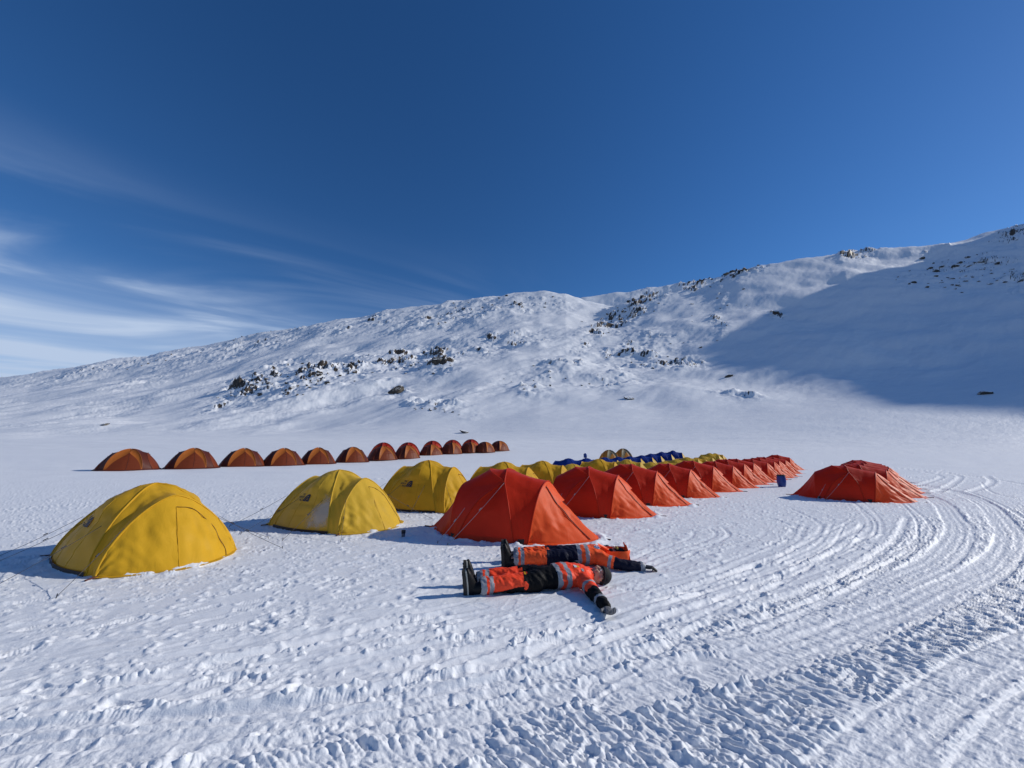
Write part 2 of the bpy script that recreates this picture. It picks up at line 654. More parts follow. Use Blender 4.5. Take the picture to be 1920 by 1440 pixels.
# churn: lumps stretched across the run of the tracks
A4 = X * math.cos(-.72) + Y * math.sin(-.72)
B4 = -X * math.sin(-.72) + Y * math.cos(-.72)
w4 = fbm(X / .35, Y / .35, 2, 111) * .5
pa = np.abs(perlin(A4 / .19 + w4 * .6, B4 / .062 + w4, 112)) ** .75
pb = np.abs(perlin(A4 / .085 + w4, B4 / .034 + 7, 113)) ** .75
dc, ic = cells(X / .055 + w4, Y / .055, 116)
dc = dc + .22 * perlin(X / .03, Y / .03, 119)
chunk = np.sqrt(np.clip(.46 - dc, 0, None)) * 1.5 * np.clip(ic - .45, 0, None) * 2.0 * sstep(perlin(X / .25, Y / .2, 115), -.3, .3)          # loose crumbs, 3 to 5 cm
dc2, ic2 = cells(X / .026, Y / .026 + w4, 117)
crumb = np.sqrt(np.clip(.55 - dc2, 0, None)) * (ic2 > .5)
ch = pa * .044 + pb * .018 + chunk * .006 + fbm(X / .10, Y / .08, 3, 114, .6) * .005 - .026
rough2 = sstep(fbm(X / .9, Y / .55, 3, 118), -.25, .45)
H += (chunk * .016 + crumb * .003) * rough2 * fade
cm = np.clip(churn + churn2 * .75 + churn3 * .8 + churn4 * .8, 0, 1)
H = H * .74 * (1 - .6 * cm) + ch * .86 * cm * np.clip(fade * 1.3, 0, 1)


# footprints
rng = random.Random(4)


def footprint(x, y, ang, L=.29, Wd=.10, dp=.022, tread=True):
    global H
    w = window(x - .28, x + .28, y - .28, y + .28)
    xs, ys = X[w], Y[w]
    if xs.size < 12:
        return
    ca, sa = math.cos(ang), math.sin(ang)
    a = (xs - x) * ca + (ys - y) * sa
    b = -(xs - x) * sa + (ys - y) * ca
    wid = Wd * (1 - .16 * np.cos(a / L * 4.4 + .6))
    e = (np.abs(a) / (L * .5)) ** 3 + (np.abs(b) / (wid * .5)) ** 3
    e = e * (1 + .5 * perlin(xs / .06, ys / .06, 171)) 
    ins = 1 - sstep(e, .4, 1.6)
    rim = np.exp(-((e - 1.9) / .8) ** 2)
    t = np.sin(a / .026 * 2 * math.pi) * .0016 if tread else 0
    rimn = np.clip(1 + 1.2 * perlin(xs / .05, ys / .05, 170), 0, 2.5)
    f = float(np.clip(.12 / max(y * y * abs(vr[1] - vr[0]), 1e-6), 0, 1))
    H[w] = H[w] + (-dp * ins * (1 + .25 * a / L) + t * ins + rim * .005 * rimn) * f


for path in range(40):
    x0 = rng.uniform(-8, 6)
    y0 = rng.uniform(1.8, 12)
    an = math.radians(rng.choice([24, 30, 20, 35, 205, 210, 195, 200, 170]) + rng.gauss(0, 9))
    n = rng.randint(5, 18)
    for i in range(n):
        sd = (.10 if i % 2 else -.10)
        x = x0 + math.cos(an) * i * .62 - math.sin(an) * sd + rng.gauss(0, .03)
        y = y0 + math.sin(an) * i * .62 + math.cos(an) * sd + rng.gauss(0, .03)
        if y < 1.7 or y > 22:
            continue
        footprint(x, y, an + rng.gauss(0, .12), dp=rng.uniform(.006, .015))
for i in range(520):
    y = 1.75 + 20 * rng.random() ** 1.7
    x = rng.uniform(-1.4, 1.3) * y
    footprint(x, y, math.radians(rng.choice([25, 30, 200, 210, 15])) + rng.gauss(0, .3), L=rng.uniform(.16, .30), Wd=rng.uniform(.07, .12), dp=rng.uniform(.004, .011), tread=rng.random() < .5)
# scattered clods kicked out of the crust
for i in range(900):
    y = 1.6 + 12 * rng.random() ** 1.6
    x = rng.uniform(-1.4, 1.4) * y
    r = rng.uniform(.008, .026) * (1 + y * .07)
    w = window(x - r * 2.4, x + r * 2.4, y - r * 2.4, y + r * 2.4)
    xs, ys = X[w], Y[w]
    if xs.size < 4:
        continue
    an = math.radians(28) + rng.gauss(0, .5)
    a = (xs - x) * math.cos(an) + (ys - y) * math.sin(an)
    b = -(xs - x) * math.sin(an) + (ys - y) * math.cos(an)
    d = np.hypot(a / 1.6, b) / r + .35 * perlin(xs / r * .9, ys / r * .9, 180)
    H[w] += np.sqrt(np.clip(1 - d * d, 0, 1)) * r * rng.uniform(.3, .6) * float(fade[w].mean())


def lay_track(pts, width=.42, depth=.020, lug=.30, bars=4, edge=.010, smoothness=1.0, broken=0.0, seed=7, mirror=0):
    """a snowmobile track pressed into the snow along a plan line"""
    global H
    n, s_ = line_field([flat(a, b) for a, b in pts], width * .5 + .32)
    if mirror:
        n = -n
    wob = perlin(s_ / .8, n * 0 + seed, 120 + seed) * .02
    q = np.abs(n + wob) / (width * .5)
    inside = 1 - sstep(q, .90, 1.04)
    along = n / width * bars * 2 * math.pi
    bar = np.clip(np.cos(along) * 1.4, -1, 1) * .5
    seg = (s_ / lug) % 1.0
    cut = np.exp(-((seg - .5) / .055) ** 2)
    stag = np.exp(-((((s_ / lug) + .5 * (n > 0)) % 1.0 - .5) / .06) ** 2)
    wear = sstep(perlin(s_ / .45, n / .12, 133 + seed), -.35, .35)
    floor_ = -depth + bar * .0060 * smoothness - (cut * .4 + stag * .6) * .010 * smoothness * wear
    floor_ = floor_ + fbm(s_ / .10, n / .05, 3, 130 + seed, .6) * .0045
    floor_ = floor_ + (chunk * .010 + crumb * .004) * sstep(perlin(X / .35, Y / .25, 137 + seed), -.1, .4)
    if broken:
        brk = sstep(perlin(s_ / .55, n / .3, 140 + seed), -.25 + broken * .0, .25 + .001)
        inside = inside * (1 - broken * (1 - brk))
    rim = np.exp(-((q - 1.20) / .16) ** 2) * edge * (.45 + 1.6 * chunk + .6 * perlin(X / .06, Y / .04, 153) + .5 * perlin(s_ / .30, n * 0 + .5, 151 + seed))
    f2 = np.clip(fade * 1.6, .25, 1)
    H = H * (1 - inside) + (floor_ + fbm(X / 3.1, Y / 3.1, 2, 3) * .02 + .42 * H) * inside + rim * f2 * (np.abs(n) < 1)


def lay_ski(pts, width=.10, depth=.018, edge=.012, seed=3):
    global H
    n, s_ = line_field([flat(a, b) for a, b in pts], .3)
    q = np.abs(n) / (width * .5)
    H -= np.exp(-(q / .9) ** 4) * depth * (np.abs(n) < 1)
    H += np.exp(-((q - 1.7) / .45) ** 2) * edge * (.45 + 1.0 * chunk + .6 * perlin(s_ / .4, n / .2, 160 + seed) + .5 * perlin(s_ / .07, n / .05, 165 + seed)) * (np.abs(n) < 1)


lay_track([(1560, 900), (1720, 925), (1790, 975), (1775, 1035), (1700, 1080), (1560, 1135), (1380, 1195), (1180, 1245), (900, 1306), (600, 1345), (300, 1375), (-100, 1405)], seed=1)
lay_track([(1640, 893), (1800, 925), (1885, 985), (1870, 1050), (1780, 1105), (1640, 1165), (1440, 1230), (1330, 1250)], seed=2, depth=.026)
lay_track([(1330, 1250), (1130, 1300), (960, 1345), (760, 1392), (540, 1440), (300, 1500)], seed=3, depth=.022, broken=.75)
lay_track([(2100, 1150), (1900, 1230), (1760, 1330), (1640, 1430), (1560, 1520)], width=.40, seed=4, depth=.012, lug=.34, bars=3, edge=.010)
lay_track([(2200, 1180), (1990, 1300), (1900, 1400), (1850, 1500)], width=.30, seed=5, depth=.018, edge=.012, smoothness=.3)
lay_track([(1700, 905), (1800, 935), (1850, 990), (1830, 1050), (1730, 1110), (1600, 1160), (1380, 1235), (1150, 1290)], seed=6, depth=.012, edge=.010, broken=.8)
for k_, pl_ in enumerate([
        [(1100, 1290), (1350, 1150), (1480, 1085), (1560, 1040)], [(1130, 1200), (1380, 1110), (1520, 1060), (1640, 1000)],
        [(900, 1250), (1120, 1180), (1330, 1105), (1500, 1050), (1620, 985)], [(600, 1330), (800, 1262), (980, 1200), (1120, 1150)],
        [(1000, 1222), (1100, 1175), (1190, 1140)], [(560, 1290), (900, 1215), (1240, 1118), (1420, 1060)],
        [(1210, 1130), (1400, 1075), (1490, 1030), (1600, 975)], [(1650, 885), (1760, 905), (1850, 935), (1925, 975), (1960, 1020)],
        [(1690, 897), (1745, 892), (1770, 882)], [(1760, 925), (1800, 905), (1850, 900)], [(1840, 905), (1855, 920), (1880, 930), (1990, 950)],
        [(1250, 1195), (1450, 1130), (1600, 1068), (1680, 1010), (1700, 970)], [(1420, 1180), (1600, 1100), (1720, 1030), (1745, 985), (1700, 945)],
        [(380, 1420), (700, 1345), (1000, 1275)], [(-50, 1330), (300, 1270), (600, 1200), (830, 1150)], [(430, 945), (560, 935), (660, 945)], [(-50, 960), (150, 945), (330, 925)]]):
    lay_ski(pl_, seed=k_, width=.07 + .05 * (k_ % 3) / 2, depth=.010 + .006 * (k_ % 3), edge=.010 + .004 * (k_ % 2))
# family of faint parallel runs inside the big bend
LA = [flat(*q) for q in [(1700, 925), (1755, 975), (1745, 1030), (1670, 1080), (1530, 1135), (1350, 1195), (1150, 1245), (880, 1306), (580, 1345), (280, 1372), (-100, 1398)]]
LB = [flat(*q) for q in [(1440, 960), (1500, 985), (1480, 1015), (1400, 1048), (1290, 1085), (1160, 1120), (1000, 1165), (780, 1215), (500, 1265), (200, 1305), (-150, 1340)]]
rf = random.Random(77)
for k_ in range(34):
    q = rf.uniform(-.05, 1.9)
    a_, b_ = sorted(rf.sample(range(11), 2))
    if b_ - a_ < 3:
        a_, b_ = max(0, a_ - 2), min(10, b_ + 2)
    pts_ = [((1 - q) * LA[i][0] + q * LB[i][0] + rf.gauss(0, .05), (1 - q) * LA[i][1] + q * LB[i][1] + rf.gauss(0, .03)) for i in range(a_, b_ + 1)]
    px_pts = [to_px(x_, y_, 0) for x_, y_ in pts_]
    lay_ski(px_pts, seed=40 + k_, width=rf.uniform(.04, .11), depth=rf.uniform(.006, .011), edge=rf.uniform(.003, .007))
# far snowmobile runs, broad enough to read from here
for k_, pl_ in enumerate([[(1700, 915), (1745, 903), (1765, 893), (1730, 885)], [(1755, 922), (1790, 905), (1800, 893), (1775, 887)], [(1820, 922), (1860, 905), (1850, 893)],
                          [(1500, 868), (1650, 876), (1800, 890), (1960, 915)], [(560, 905), (620, 897), (700, 899), (760, 893)], [(330, 935), (520, 925), (640, 932)]]):
    lay_ski(pl_, width=.24, depth=.028, edge=.03, seed=20 + k_)

# snow banked against the feet of the nearest tents
BANK = [(-5.66, 6.3, -30, 1.42, .84), (-3.85, 8.8, -26, 1.48, .88), (-2.40, 11.3, -22, 1.5, .92)]
for (tx, ty, tr, tl) in [(1128, 1012, -19, 1.64), (1237, 968, -22, 1.56), (1300, 947, -24, 1.56), (1354, 933, -26, 1.52), (1727, 943, -40, 1.52)]:
    fx_, fy_ = flat(tx, ty)
    BANK.append((fx_ - tl * math.cos(math.radians(tr)), fy_ - tl * math.sin(math.radians(tr)), tr, tl * .98, .92))
for (bx_, by_, br_, bl_, bw_) in BANK:
    w = window(bx_ - 2.2, bx_ + 2.2, max(1.6, by_ - 2.2), by_ + 2.2)
    xs, ys = X[w], Y[w]
    ca, sa = math.cos(math.radians(br_)), math.sin(math.radians(br_))
    a = (xs - bx_) * ca + (ys - by_) * sa
    b = -(xs - bx_) * sa + (ys - by_) * ca
    e = (np.abs(a / bl_) ** 2.2 + np.abs(b / bw_) ** 2.2) ** (1 / 2.2)
    H[w] += np.exp(-((e - 1.02) / .07) ** 2) * (.012 + .05 * np.clip(perlin(xs / .22, ys / .22, 199) + .15, 0, 1) + chunk[w] * .03)
    H[w] *= 1 - .8 * (e < .9)

# level hollows where things stand or lie (filled in by the placement table)
FLATTEN = [(.55, 4.35, 1.35, .35), (.95, 5.25, 1.35, .35)]
for (fx, fy, fr, fs) in FLATTEN:
    w = np.exp(-(((X - fx) / fr) ** 2 + ((Y - fy) / fs) ** 2) ** 2)
    H = H * (1 - .75 * w)

H += (fbm(X / 9, Y / 3.5, 3, 191) * .055 + fbm(X / 3, Y / 1.6, 2, 195) * .02) * sstep(Y, 14, 30)
H *= sstep(Y, YJ, 48)                        # meets the far sheet without a step
Z = Z + H
joinu = np.interp(uc, cols, JOIN_H)
Z[-1] = joinu
kk = sstep(Y, 50, YJ)
Z = Z * (1 - kk) + kk * np.interp(U, cols, JOIN_H)
me = mesh_np('snow_ground', np.stack([X, Y, Z], -1).reshape(-1, 3), grid_quads(NR, len(uc)), [M_SNOW])
ground = tag(link('ground', me), kind='structure')


def ground_z(x, y):
    if y >= YJ:
        return float(land(np.array([x]), np.array([y]))[0])
    r = (1 / yr[0] - 1 / y) / (vr[0] - vr[-1]) * (NR - 1)
    r0 = int(min(max(r, 0), NR - 2))
    c = int(np.searchsorted(uc, x / y))
    c = min(max(c, 2), len(uc) - 3)
    k = 3 if y > 15 else 6
    return float(Z[max(0, r0 - k):r0 + k + 1, max(0, c - k):c + k + 1].mean())


# snow behind and beside the camera, for the light it throws back
bx = np.array([-420, -8.05, 8.05, 420])
bv = [(-420, -420, 0), (420, -420, 0), (420, 60, 0), (-420, 60, 0)]
me = mesh_np('snow_plain', np.array([(-420, -420, -.02), (420, -420, -.02), (420, 1.15, -.02), (-420, 1.15, -.02),
                                     (-420, 60, 1.5), (-8.05, 1.15, -.02), (8.05, 1.15, -.02), (420, 60, 1.5)]),
             np.array([[0, 1, 2, 3], [3, 5, 4, 4], [6, 2, 7, 7]])[:1], [M_SNOW], smooth=False)
tag(link('plain', me), kind='structure')


# ------------------------------------------------------------------ materials for the things
def fabric(name, col, trans=.32, rough=.5, bump=.5, vary=.12, tcol=None, spec=.16):
    """thin coated tent cloth: some light comes through"""
    m = bpy.data.materials.new(name)
    m.use_nodes = True
    N = NT(m.node_tree)
    out = N.n('ShaderNodeOutputMaterial')
    bs = N.n('ShaderNodeBsdfPrincipled', i_Roughness=rough)
    bs.inputs['Specular IOR Level'].default_value = spec
    tr = N.n('ShaderNodeBsdfTranslucent')
    tc = N.n('ShaderNodeTexCoord')
    n1 = N.n('ShaderNodeTexNoise', i_Scale=2.3, i_Detail=5.0, i_Roughness=0.6)
    N.l(tc, 'Object', n1, 0)
    f = N.math('ADD', 1 - vary / 2, N.math('MULTIPLY', N.math('SUBTRACT', n1.outputs[0], .5), vary * 2))
    sc = N.n('ShaderNodeVectorMath', operation='SCALE')
    sc.inputs[0].default_value = col
    N.t.links.new(f, sc.inputs[3])
    N.l(sc, 0, bs, 'Base Color')
    tr.inputs[0].default_value = (*(tcol or col), 1)
    n2 = N.n('ShaderNodeTexNoise', i_Scale=6.0, i_Detail=5.0, i_Roughness=0.6, i_Distortion=1.6)
    mpn = N.n('ShaderNodeMapping')
    mpn.inputs['Scale'].default_value = (1.0, 1.0, .35)
    N.l(tc, 'Object', mpn, 0)
    N.l(mpn, 0, n2, 0)
    bp = N.n('ShaderNodeBump', i_Strength=bump, i_Distance=.012)
    N.l(n2, 0, bp, 'Height')
    N.l(bp, 0, bs, 'Normal')
    mx = N.n('ShaderNodeMixShader', i_0=trans)
    N.l(bs, 0, mx, 1)
    N.l(tr, 0, mx, 2)
    N.l(mx, 0, out, 0)
    return m


def solid(name, col, rough=.6, bump=0.0, scale=20.0, metal=0.0, vary=.25, spec=.4):
    m = bpy.data.materials.new(name)
    m.use_nodes = True
    N = NT(m.node_tree)
    out = N.n('ShaderNodeOutputMaterial')
    bs = N.n('ShaderNodeBsdfPrincipled', i_Roughness=rough, i_Metallic=metal)
    bs.inputs['Specular IOR Level'].default_value = spec
    N.l(bs, 0, out, 0)
    tc = N.n('ShaderNodeTexCoord')
    n1 = N.n('ShaderNodeTexNoise', i_Scale=scale, i_Detail=4.0, i_Roughness=0.6)
    N.l(tc, 'Object', n1, 0)
    f = N.math('ADD', 1.0, N.math('MULTIPLY', N.math('SUBTRACT', n1.outputs[0], .5), vary * 2))
    sc = N.n('ShaderNodeVectorMath', operation='SCALE')
    sc.inputs[0].default_value = col
    N.t.links.new(f, sc.inputs[3])
    N.l(sc, 0, bs, 'Base Color')
    if bump:
        bp = N.n('ShaderNodeBump', i_Strength=bump, i_Distance=.01)
        N.l(n1, 0, bp, 'Height')
        N.l(bp, 0, bs, 'Normal')
    return m


M = dict(
    yel=fabric('yellow_cloth', (0.76, 0.435, 0.026), .25, tcol=(.76, .46, .02)),
    yel2=fabric('yellow_cloth_faded', (0.76, 0.485, 0.05), .25, tcol=(.74, .49, .04)),
    red=fabric('red_cloth', (0.58, 0.034, 0.009), .24, tcol=(.86, .05, .006)),
    red_lit=fabric('sunlit_red_cloth', (1.0, 0.15, 0.036), .38, tcol=(1.0, .14, .022)),  # red cloth with the sunlight on the porches put into its colour
    redd=fabric('dark_red_cloth', (0.30, 0.020, 0.008), .16, tcol=(.3, .015, .005)),
    brn=fabric('rust_cloth', (0.20, 0.042, 0.016), .20, tcol=(.25, .04, .01)),
    org=fabric('orange_cloth', (0.44, 0.130, 0.026), .24, tcol=(.5, .14, .02)),
    mar=fabric('maroon_cloth', (0.095, 0.022, 0.014), .10),
    blu=fabric('blue_cloth', (0.014, 0.045, 0.27), .25, tcol=(.012, .045, .32)),
    gry=fabric('grey_green_cloth', (0.24, 0.22, 0.15), .25),
    amb=fabric('amber_cloth', (0.62, 0.27, 0.05), .35),
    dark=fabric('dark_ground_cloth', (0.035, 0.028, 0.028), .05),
    line=solid('guy_cord', (0.42, 0.40, 0.38), .8),
    dline=solid('dark_cord', (0.05, 0.05, 0.06), .8),
    seam=solid('zip_tape', (0.09, 0.02, 0.015), .7),
    seamy=solid('yellow_zip_tape', (0.20, 0.10, 0.01), .7),
    peg=solid('peg_metal', (0.10, 0.10, 0.11), .4, metal=.8),
    ink=solid('printed_ink', (0.018, 0.022, 0.035), .6),
    inkb=solid('printed_dark_blue_ink', (0.02, 0.035, 0.07), .6),
    white=solid('white_print', (0.75, 0.74, 0.72), .6),
)


# ------------------------------------------------------------------ tent geometry
class Cloth:
    """cloth panels stretched between curves, collected into one mesh"""
    def __init__(self):
        self.v = []
        self.q = []
        self.m = []
        self.n = 0

    def add(self, P, mi=0):
        nr, nc = P.shape[:2]
        self.v.append(P.reshape(-1, 3))
        self.q.append(grid_quads(nr, nc) + self.n)
        self.m.append(np.full((nr - 1) * (nc - 1), mi))
        self.n += nr * nc

    def build(self, name, mats, parent):
        if not isinstance(mats, (list, tuple)):
            mats = [mats]
        me = mesh_np(name, np.concatenate(self.v), np.concatenate(self.q), mats, True, np.concatenate(self.m))
        return link(name, me, parent)


def curve(pts, m=40, k=3):
    """smooth curve through points, evenly resampled"""
    P = np.array(pts, float)
    if len(P) == 2:
        t = np.linspace(0, 1, m)[:, None]
        return P[0] * (1 - t) + P[1] * t
    Q = np.vstack([2 * P[0] - P[1], P, 2 * P[-1] - P[-2]])
    out = []
    for i in range(1, len(Q) - 2):
        t = np.linspace(0, 1, 24, endpoint=False)[:, None]
        a, b, c, d = Q[i - 1], Q[i], Q[i + 1], Q[i + 2]
        out.append(.5 * (2 * b + (c - a) * t + (2 * a - 5 * b + 4 * c - d) * t * t + (3 * b - a - 3 * c + d) * t ** 3))
    R = np.vstack(out + [P[-1][None]])
    return resample(R, m)


def resample(R, m):
    L = np.concatenate([[0], np.cumsum(np.linalg.norm(np.diff(R, axis=0), axis=1))])
    s_ = np.linspace(0, L[-1], m)
    return np.stack([np.interp(s_, L, R[:, i]) for i in range(3)], 1)


def hoop(f0, top, f1, m=40, lean=1.0, sq=2.3):
    """pole bent between two feet over a top point: superellipse in its own plane"""
    f0, top, f1 = map(lambda a: np.array(a, float), (f0, top, f1))
    mid = (f0 + f1) / 2
    a = np.linspace(math.pi, 0, m)
    cx = np.sign(np.cos(a)) * np.abs(np.cos(a)) ** (2 / sq)
    cz = np.abs(np.sin(a)) ** (2 / sq)
    P = mid + (f1 - f0) / 2 * cx[:, None] + (top - mid) * cz[:, None]
    return resample(P, m)


def sheet(Ac, Bc, n=14, sag=.04, wr=.008, seed=1, out=None, fan=None, belly=0.0):
    """cloth between two curves of equal point count; sags inwards, with tension folds"""
    m = len(Ac)
    v = np.linspace(0, 1, n)[:, None, None]
    P = Ac[None] * (1 - v) + Bc[None] * v
    du = np.gradient(P, axis=1)
    dv = np.gradient(P, axis=0)
    N_ = np.cross(du, dv)
    N_ /= np.linalg.norm(N_, axis=2, keepdims=True) + 1e-9
    cen = np.array([0, 0, .3]) if out is None else np.array(out, float)
    flip = np.sign(((P.mean((0, 1)) - cen) * N_.mean((0, 1))).sum())
    N_ *= (flip if flip else 1)
    uu = np.linspace(0, 1, m)[None, :]
    vv = np.linspace(0, 1, n)[:, None]
    env = np.sin(math.pi * vv)
    off = -sag * env * (.35 + .65 * np.sin(math.pi * uu))
    off = off + belly * env
    f = perlin(uu * 13 + seed * 3.1 + vv * 1.5, vv * 1.3 + seed, 200 + seed % 30) + .5 * perlin(uu * 27 - vv * 3, vv * 2.1 + seed, 231)
    off = off + wr * f * (.25 + .75 * env)
    g = np.clip(perlin(uu * 5 + vv * 4 + seed, vv * 4 - uu * 3, 240 + seed % 11), -.2, 1)
    off = off + wr * .9 * g * env
    # tension folds run out from the ends of the poles
    tf = ridged(uu * 17 + seed + 2.2 * vv * np.sin(seed), vv * .9 + seed, 2, 260 + seed % 9) - .55
    off = off + wr * .55 * tf * (1.15 - vv) * np.sqrt(env + .02)
    tg = ridged(uu * 9 - vv * 5 + seed * 2, vv * 2.2 - uu * 2, 2, 270 + seed % 9) - .5
    off = off + wr * .45 * tg * vv * np.sqrt(env + .02)
    P = P + N_ * off[:, :, None]
    P[:, :, 2] = np.maximum(P[:, :, 2], -.02)
    return P


def tube(pts, r, sides=6, closed_r=None):
    P = np.asarray(pts, float)
    n = len(P)
    T = np.gradient(P, axis=0)
    T /= np.linalg.norm(T, axis=1, keepdims=True) + 1e-9
    ref = np.array([0, 0, 1.0]) if abs(T[:, 2]).mean() < .9 else np.array([0, 1.0, 0])
    a = np.cross(T, ref)
    a /= np.linalg.norm(a, axis=1, keepdims=True) + 1e-9
    b = np.cross(T, a)
    th = np.linspace(0, 2 * math.pi, sides + 1)
    rr = np.full(n, r) if np.isscalar(r) else np.asarray(r)
    return P[:, None, :] + rr[:, None, None] * (np.cos(th)[None, :, None] * a[:, None, :] + np.sin(th)[None, :, None] * b[:, None, :])


def ribbon(name, pts, r, mat, parent, sides=6):
    c = Cloth()
    c.add(tube(pts, r, sides))
    return c.build(name, mat, parent)


def guy(parent, p0, p1, mat, r=.0035):
    p0, p1 = np.array(p0, float), np.array(p1, float)
    t = np.linspace(0, 1, 8)[:, None]
    P = p0 * (1 - t) + p1 * t
    P[:, 2] -= .02 * np.sin(math.pi * t[:, 0])
    c = Cloth()
    c.add(tube(P, r, 5))
    k = p0 * .55 + p1 * .45
    d = (p1 - p0) / np.linalg.norm(p1 - p0)
    c.add(tube([k - d * .03, k + d * .03], r * 2.2, 6))
    o = c.build('guy_line', mat, parent)
    pg = Cloth()
    pg.add(tube([p1 + (0, 0, .03), p1 + d * .05 + (0, 0, -.12)], [.006, .004], 5))
    pg.build('peg', M['peg'], parent)
    return o


def ground_curve(pts, m):
    P = curve(pts, m)
    P[:, 2] = np.clip(P[:, 2], -.02, None)
    return P


def drape_on(parent_meshes, polys, mat, name, parent, org, ax, up, nrm, off=.006, res=None):
    """lay flat print (2-d polygons) on cloth by casting it along -nrm"""
    vs, fs = [], []
    for P, q in parent_meshes:
        b = len(vs)
        vs += [tuple(x) for x in P.reshape(-1, 3)]
        fs += [tuple(int(i) + b for i in r_) for r_ in q]
    bvh = BVHTree.FromPolygons(vs, fs)
    org, ax, up, nrm = map(Vector, (org, ax, up, nrm))
    V, F = [], []
    for (pv, pf) in polys:
        b = len(V)
        for (a, c) in pv:
            s0 = org + ax * a + up * c + nrm * 2
            hit = bvh.ray_cast(s0, -nrm)
            h = hit[0] if hit[0] is not None else org + ax * a + up * c
            V.append(h + nrm * off)
        F += [tuple(i + b for i in f) for f in pf]
    me = bpy.data.meshes.new(name)
    me.from_pydata([tuple(v) for v in V], [], F)
    me.materials.append(mat)
    return link(name, me, parent)


def text_polys(s, size, x, y, align='RIGHT', spacing=.9):
    cu = bpy.data.curves.new('lettering', 'FONT')
    cu.body = s
    cu.size = size
    cu.align_x = align
    cu.resolution_u = 2
    cu.space_character = spacing
    cu.offset = size * .012
    o = bpy.data.objects.new('lettering', cu)
    me = bpy.data.meshes.new_from_object(o)
    out = ([(v.co.x + x, v.co.y + y) for v in me.vertices], [tuple(p.vertices) for p in me.polygons])
    bpy.data.meshes.remove(me)
    bpy.data.objects.remove(o)
    bpy.data.curves.remove(cu)
    return out


def arc_band(cx, cy, r0, r1, a0, a1, n=14):
    V, F = [], []
    for i in range(n + 1):
        a = math.radians(a0 + (a1 - a0) * i / n)
        V += [(cx + r0 * math.cos(a), cy + r0 * math.sin(a)), (cx + r1 * math.cos(a), cy + r1 * math.sin(a))]
        if i:
            k = 2 * i
            F.append((k - 2, k - 1, k + 1, k))
    return V, F


def dome_logo(s=1.0):
    """three lines of lettering with the quarter dome beside them"""
    L = [text_polys('THE', .062 * s, 0, .075 * s), text_polys('NORTH', .062 * s, 0, .018 * s), text_polys('FACE', .062 * s, 0, -.039 * s)]
    x = .012 * s
    for r0, r1 in ((0, .052), (.062, .098), (.108, .150)):
        L.append(arc_band(x + .15 * s, -.04 * s, r0 * s, r1 * s, 90, 180))
        if r1 > .12:
            L.append(([(x + .15 * s, .11 * s), (x + .19 * s, .105 * s), (x + .19 * s, -.04 * s), (x + .15 * s, -.04 * s)], [(0, 1, 2, 3)]))
    return L


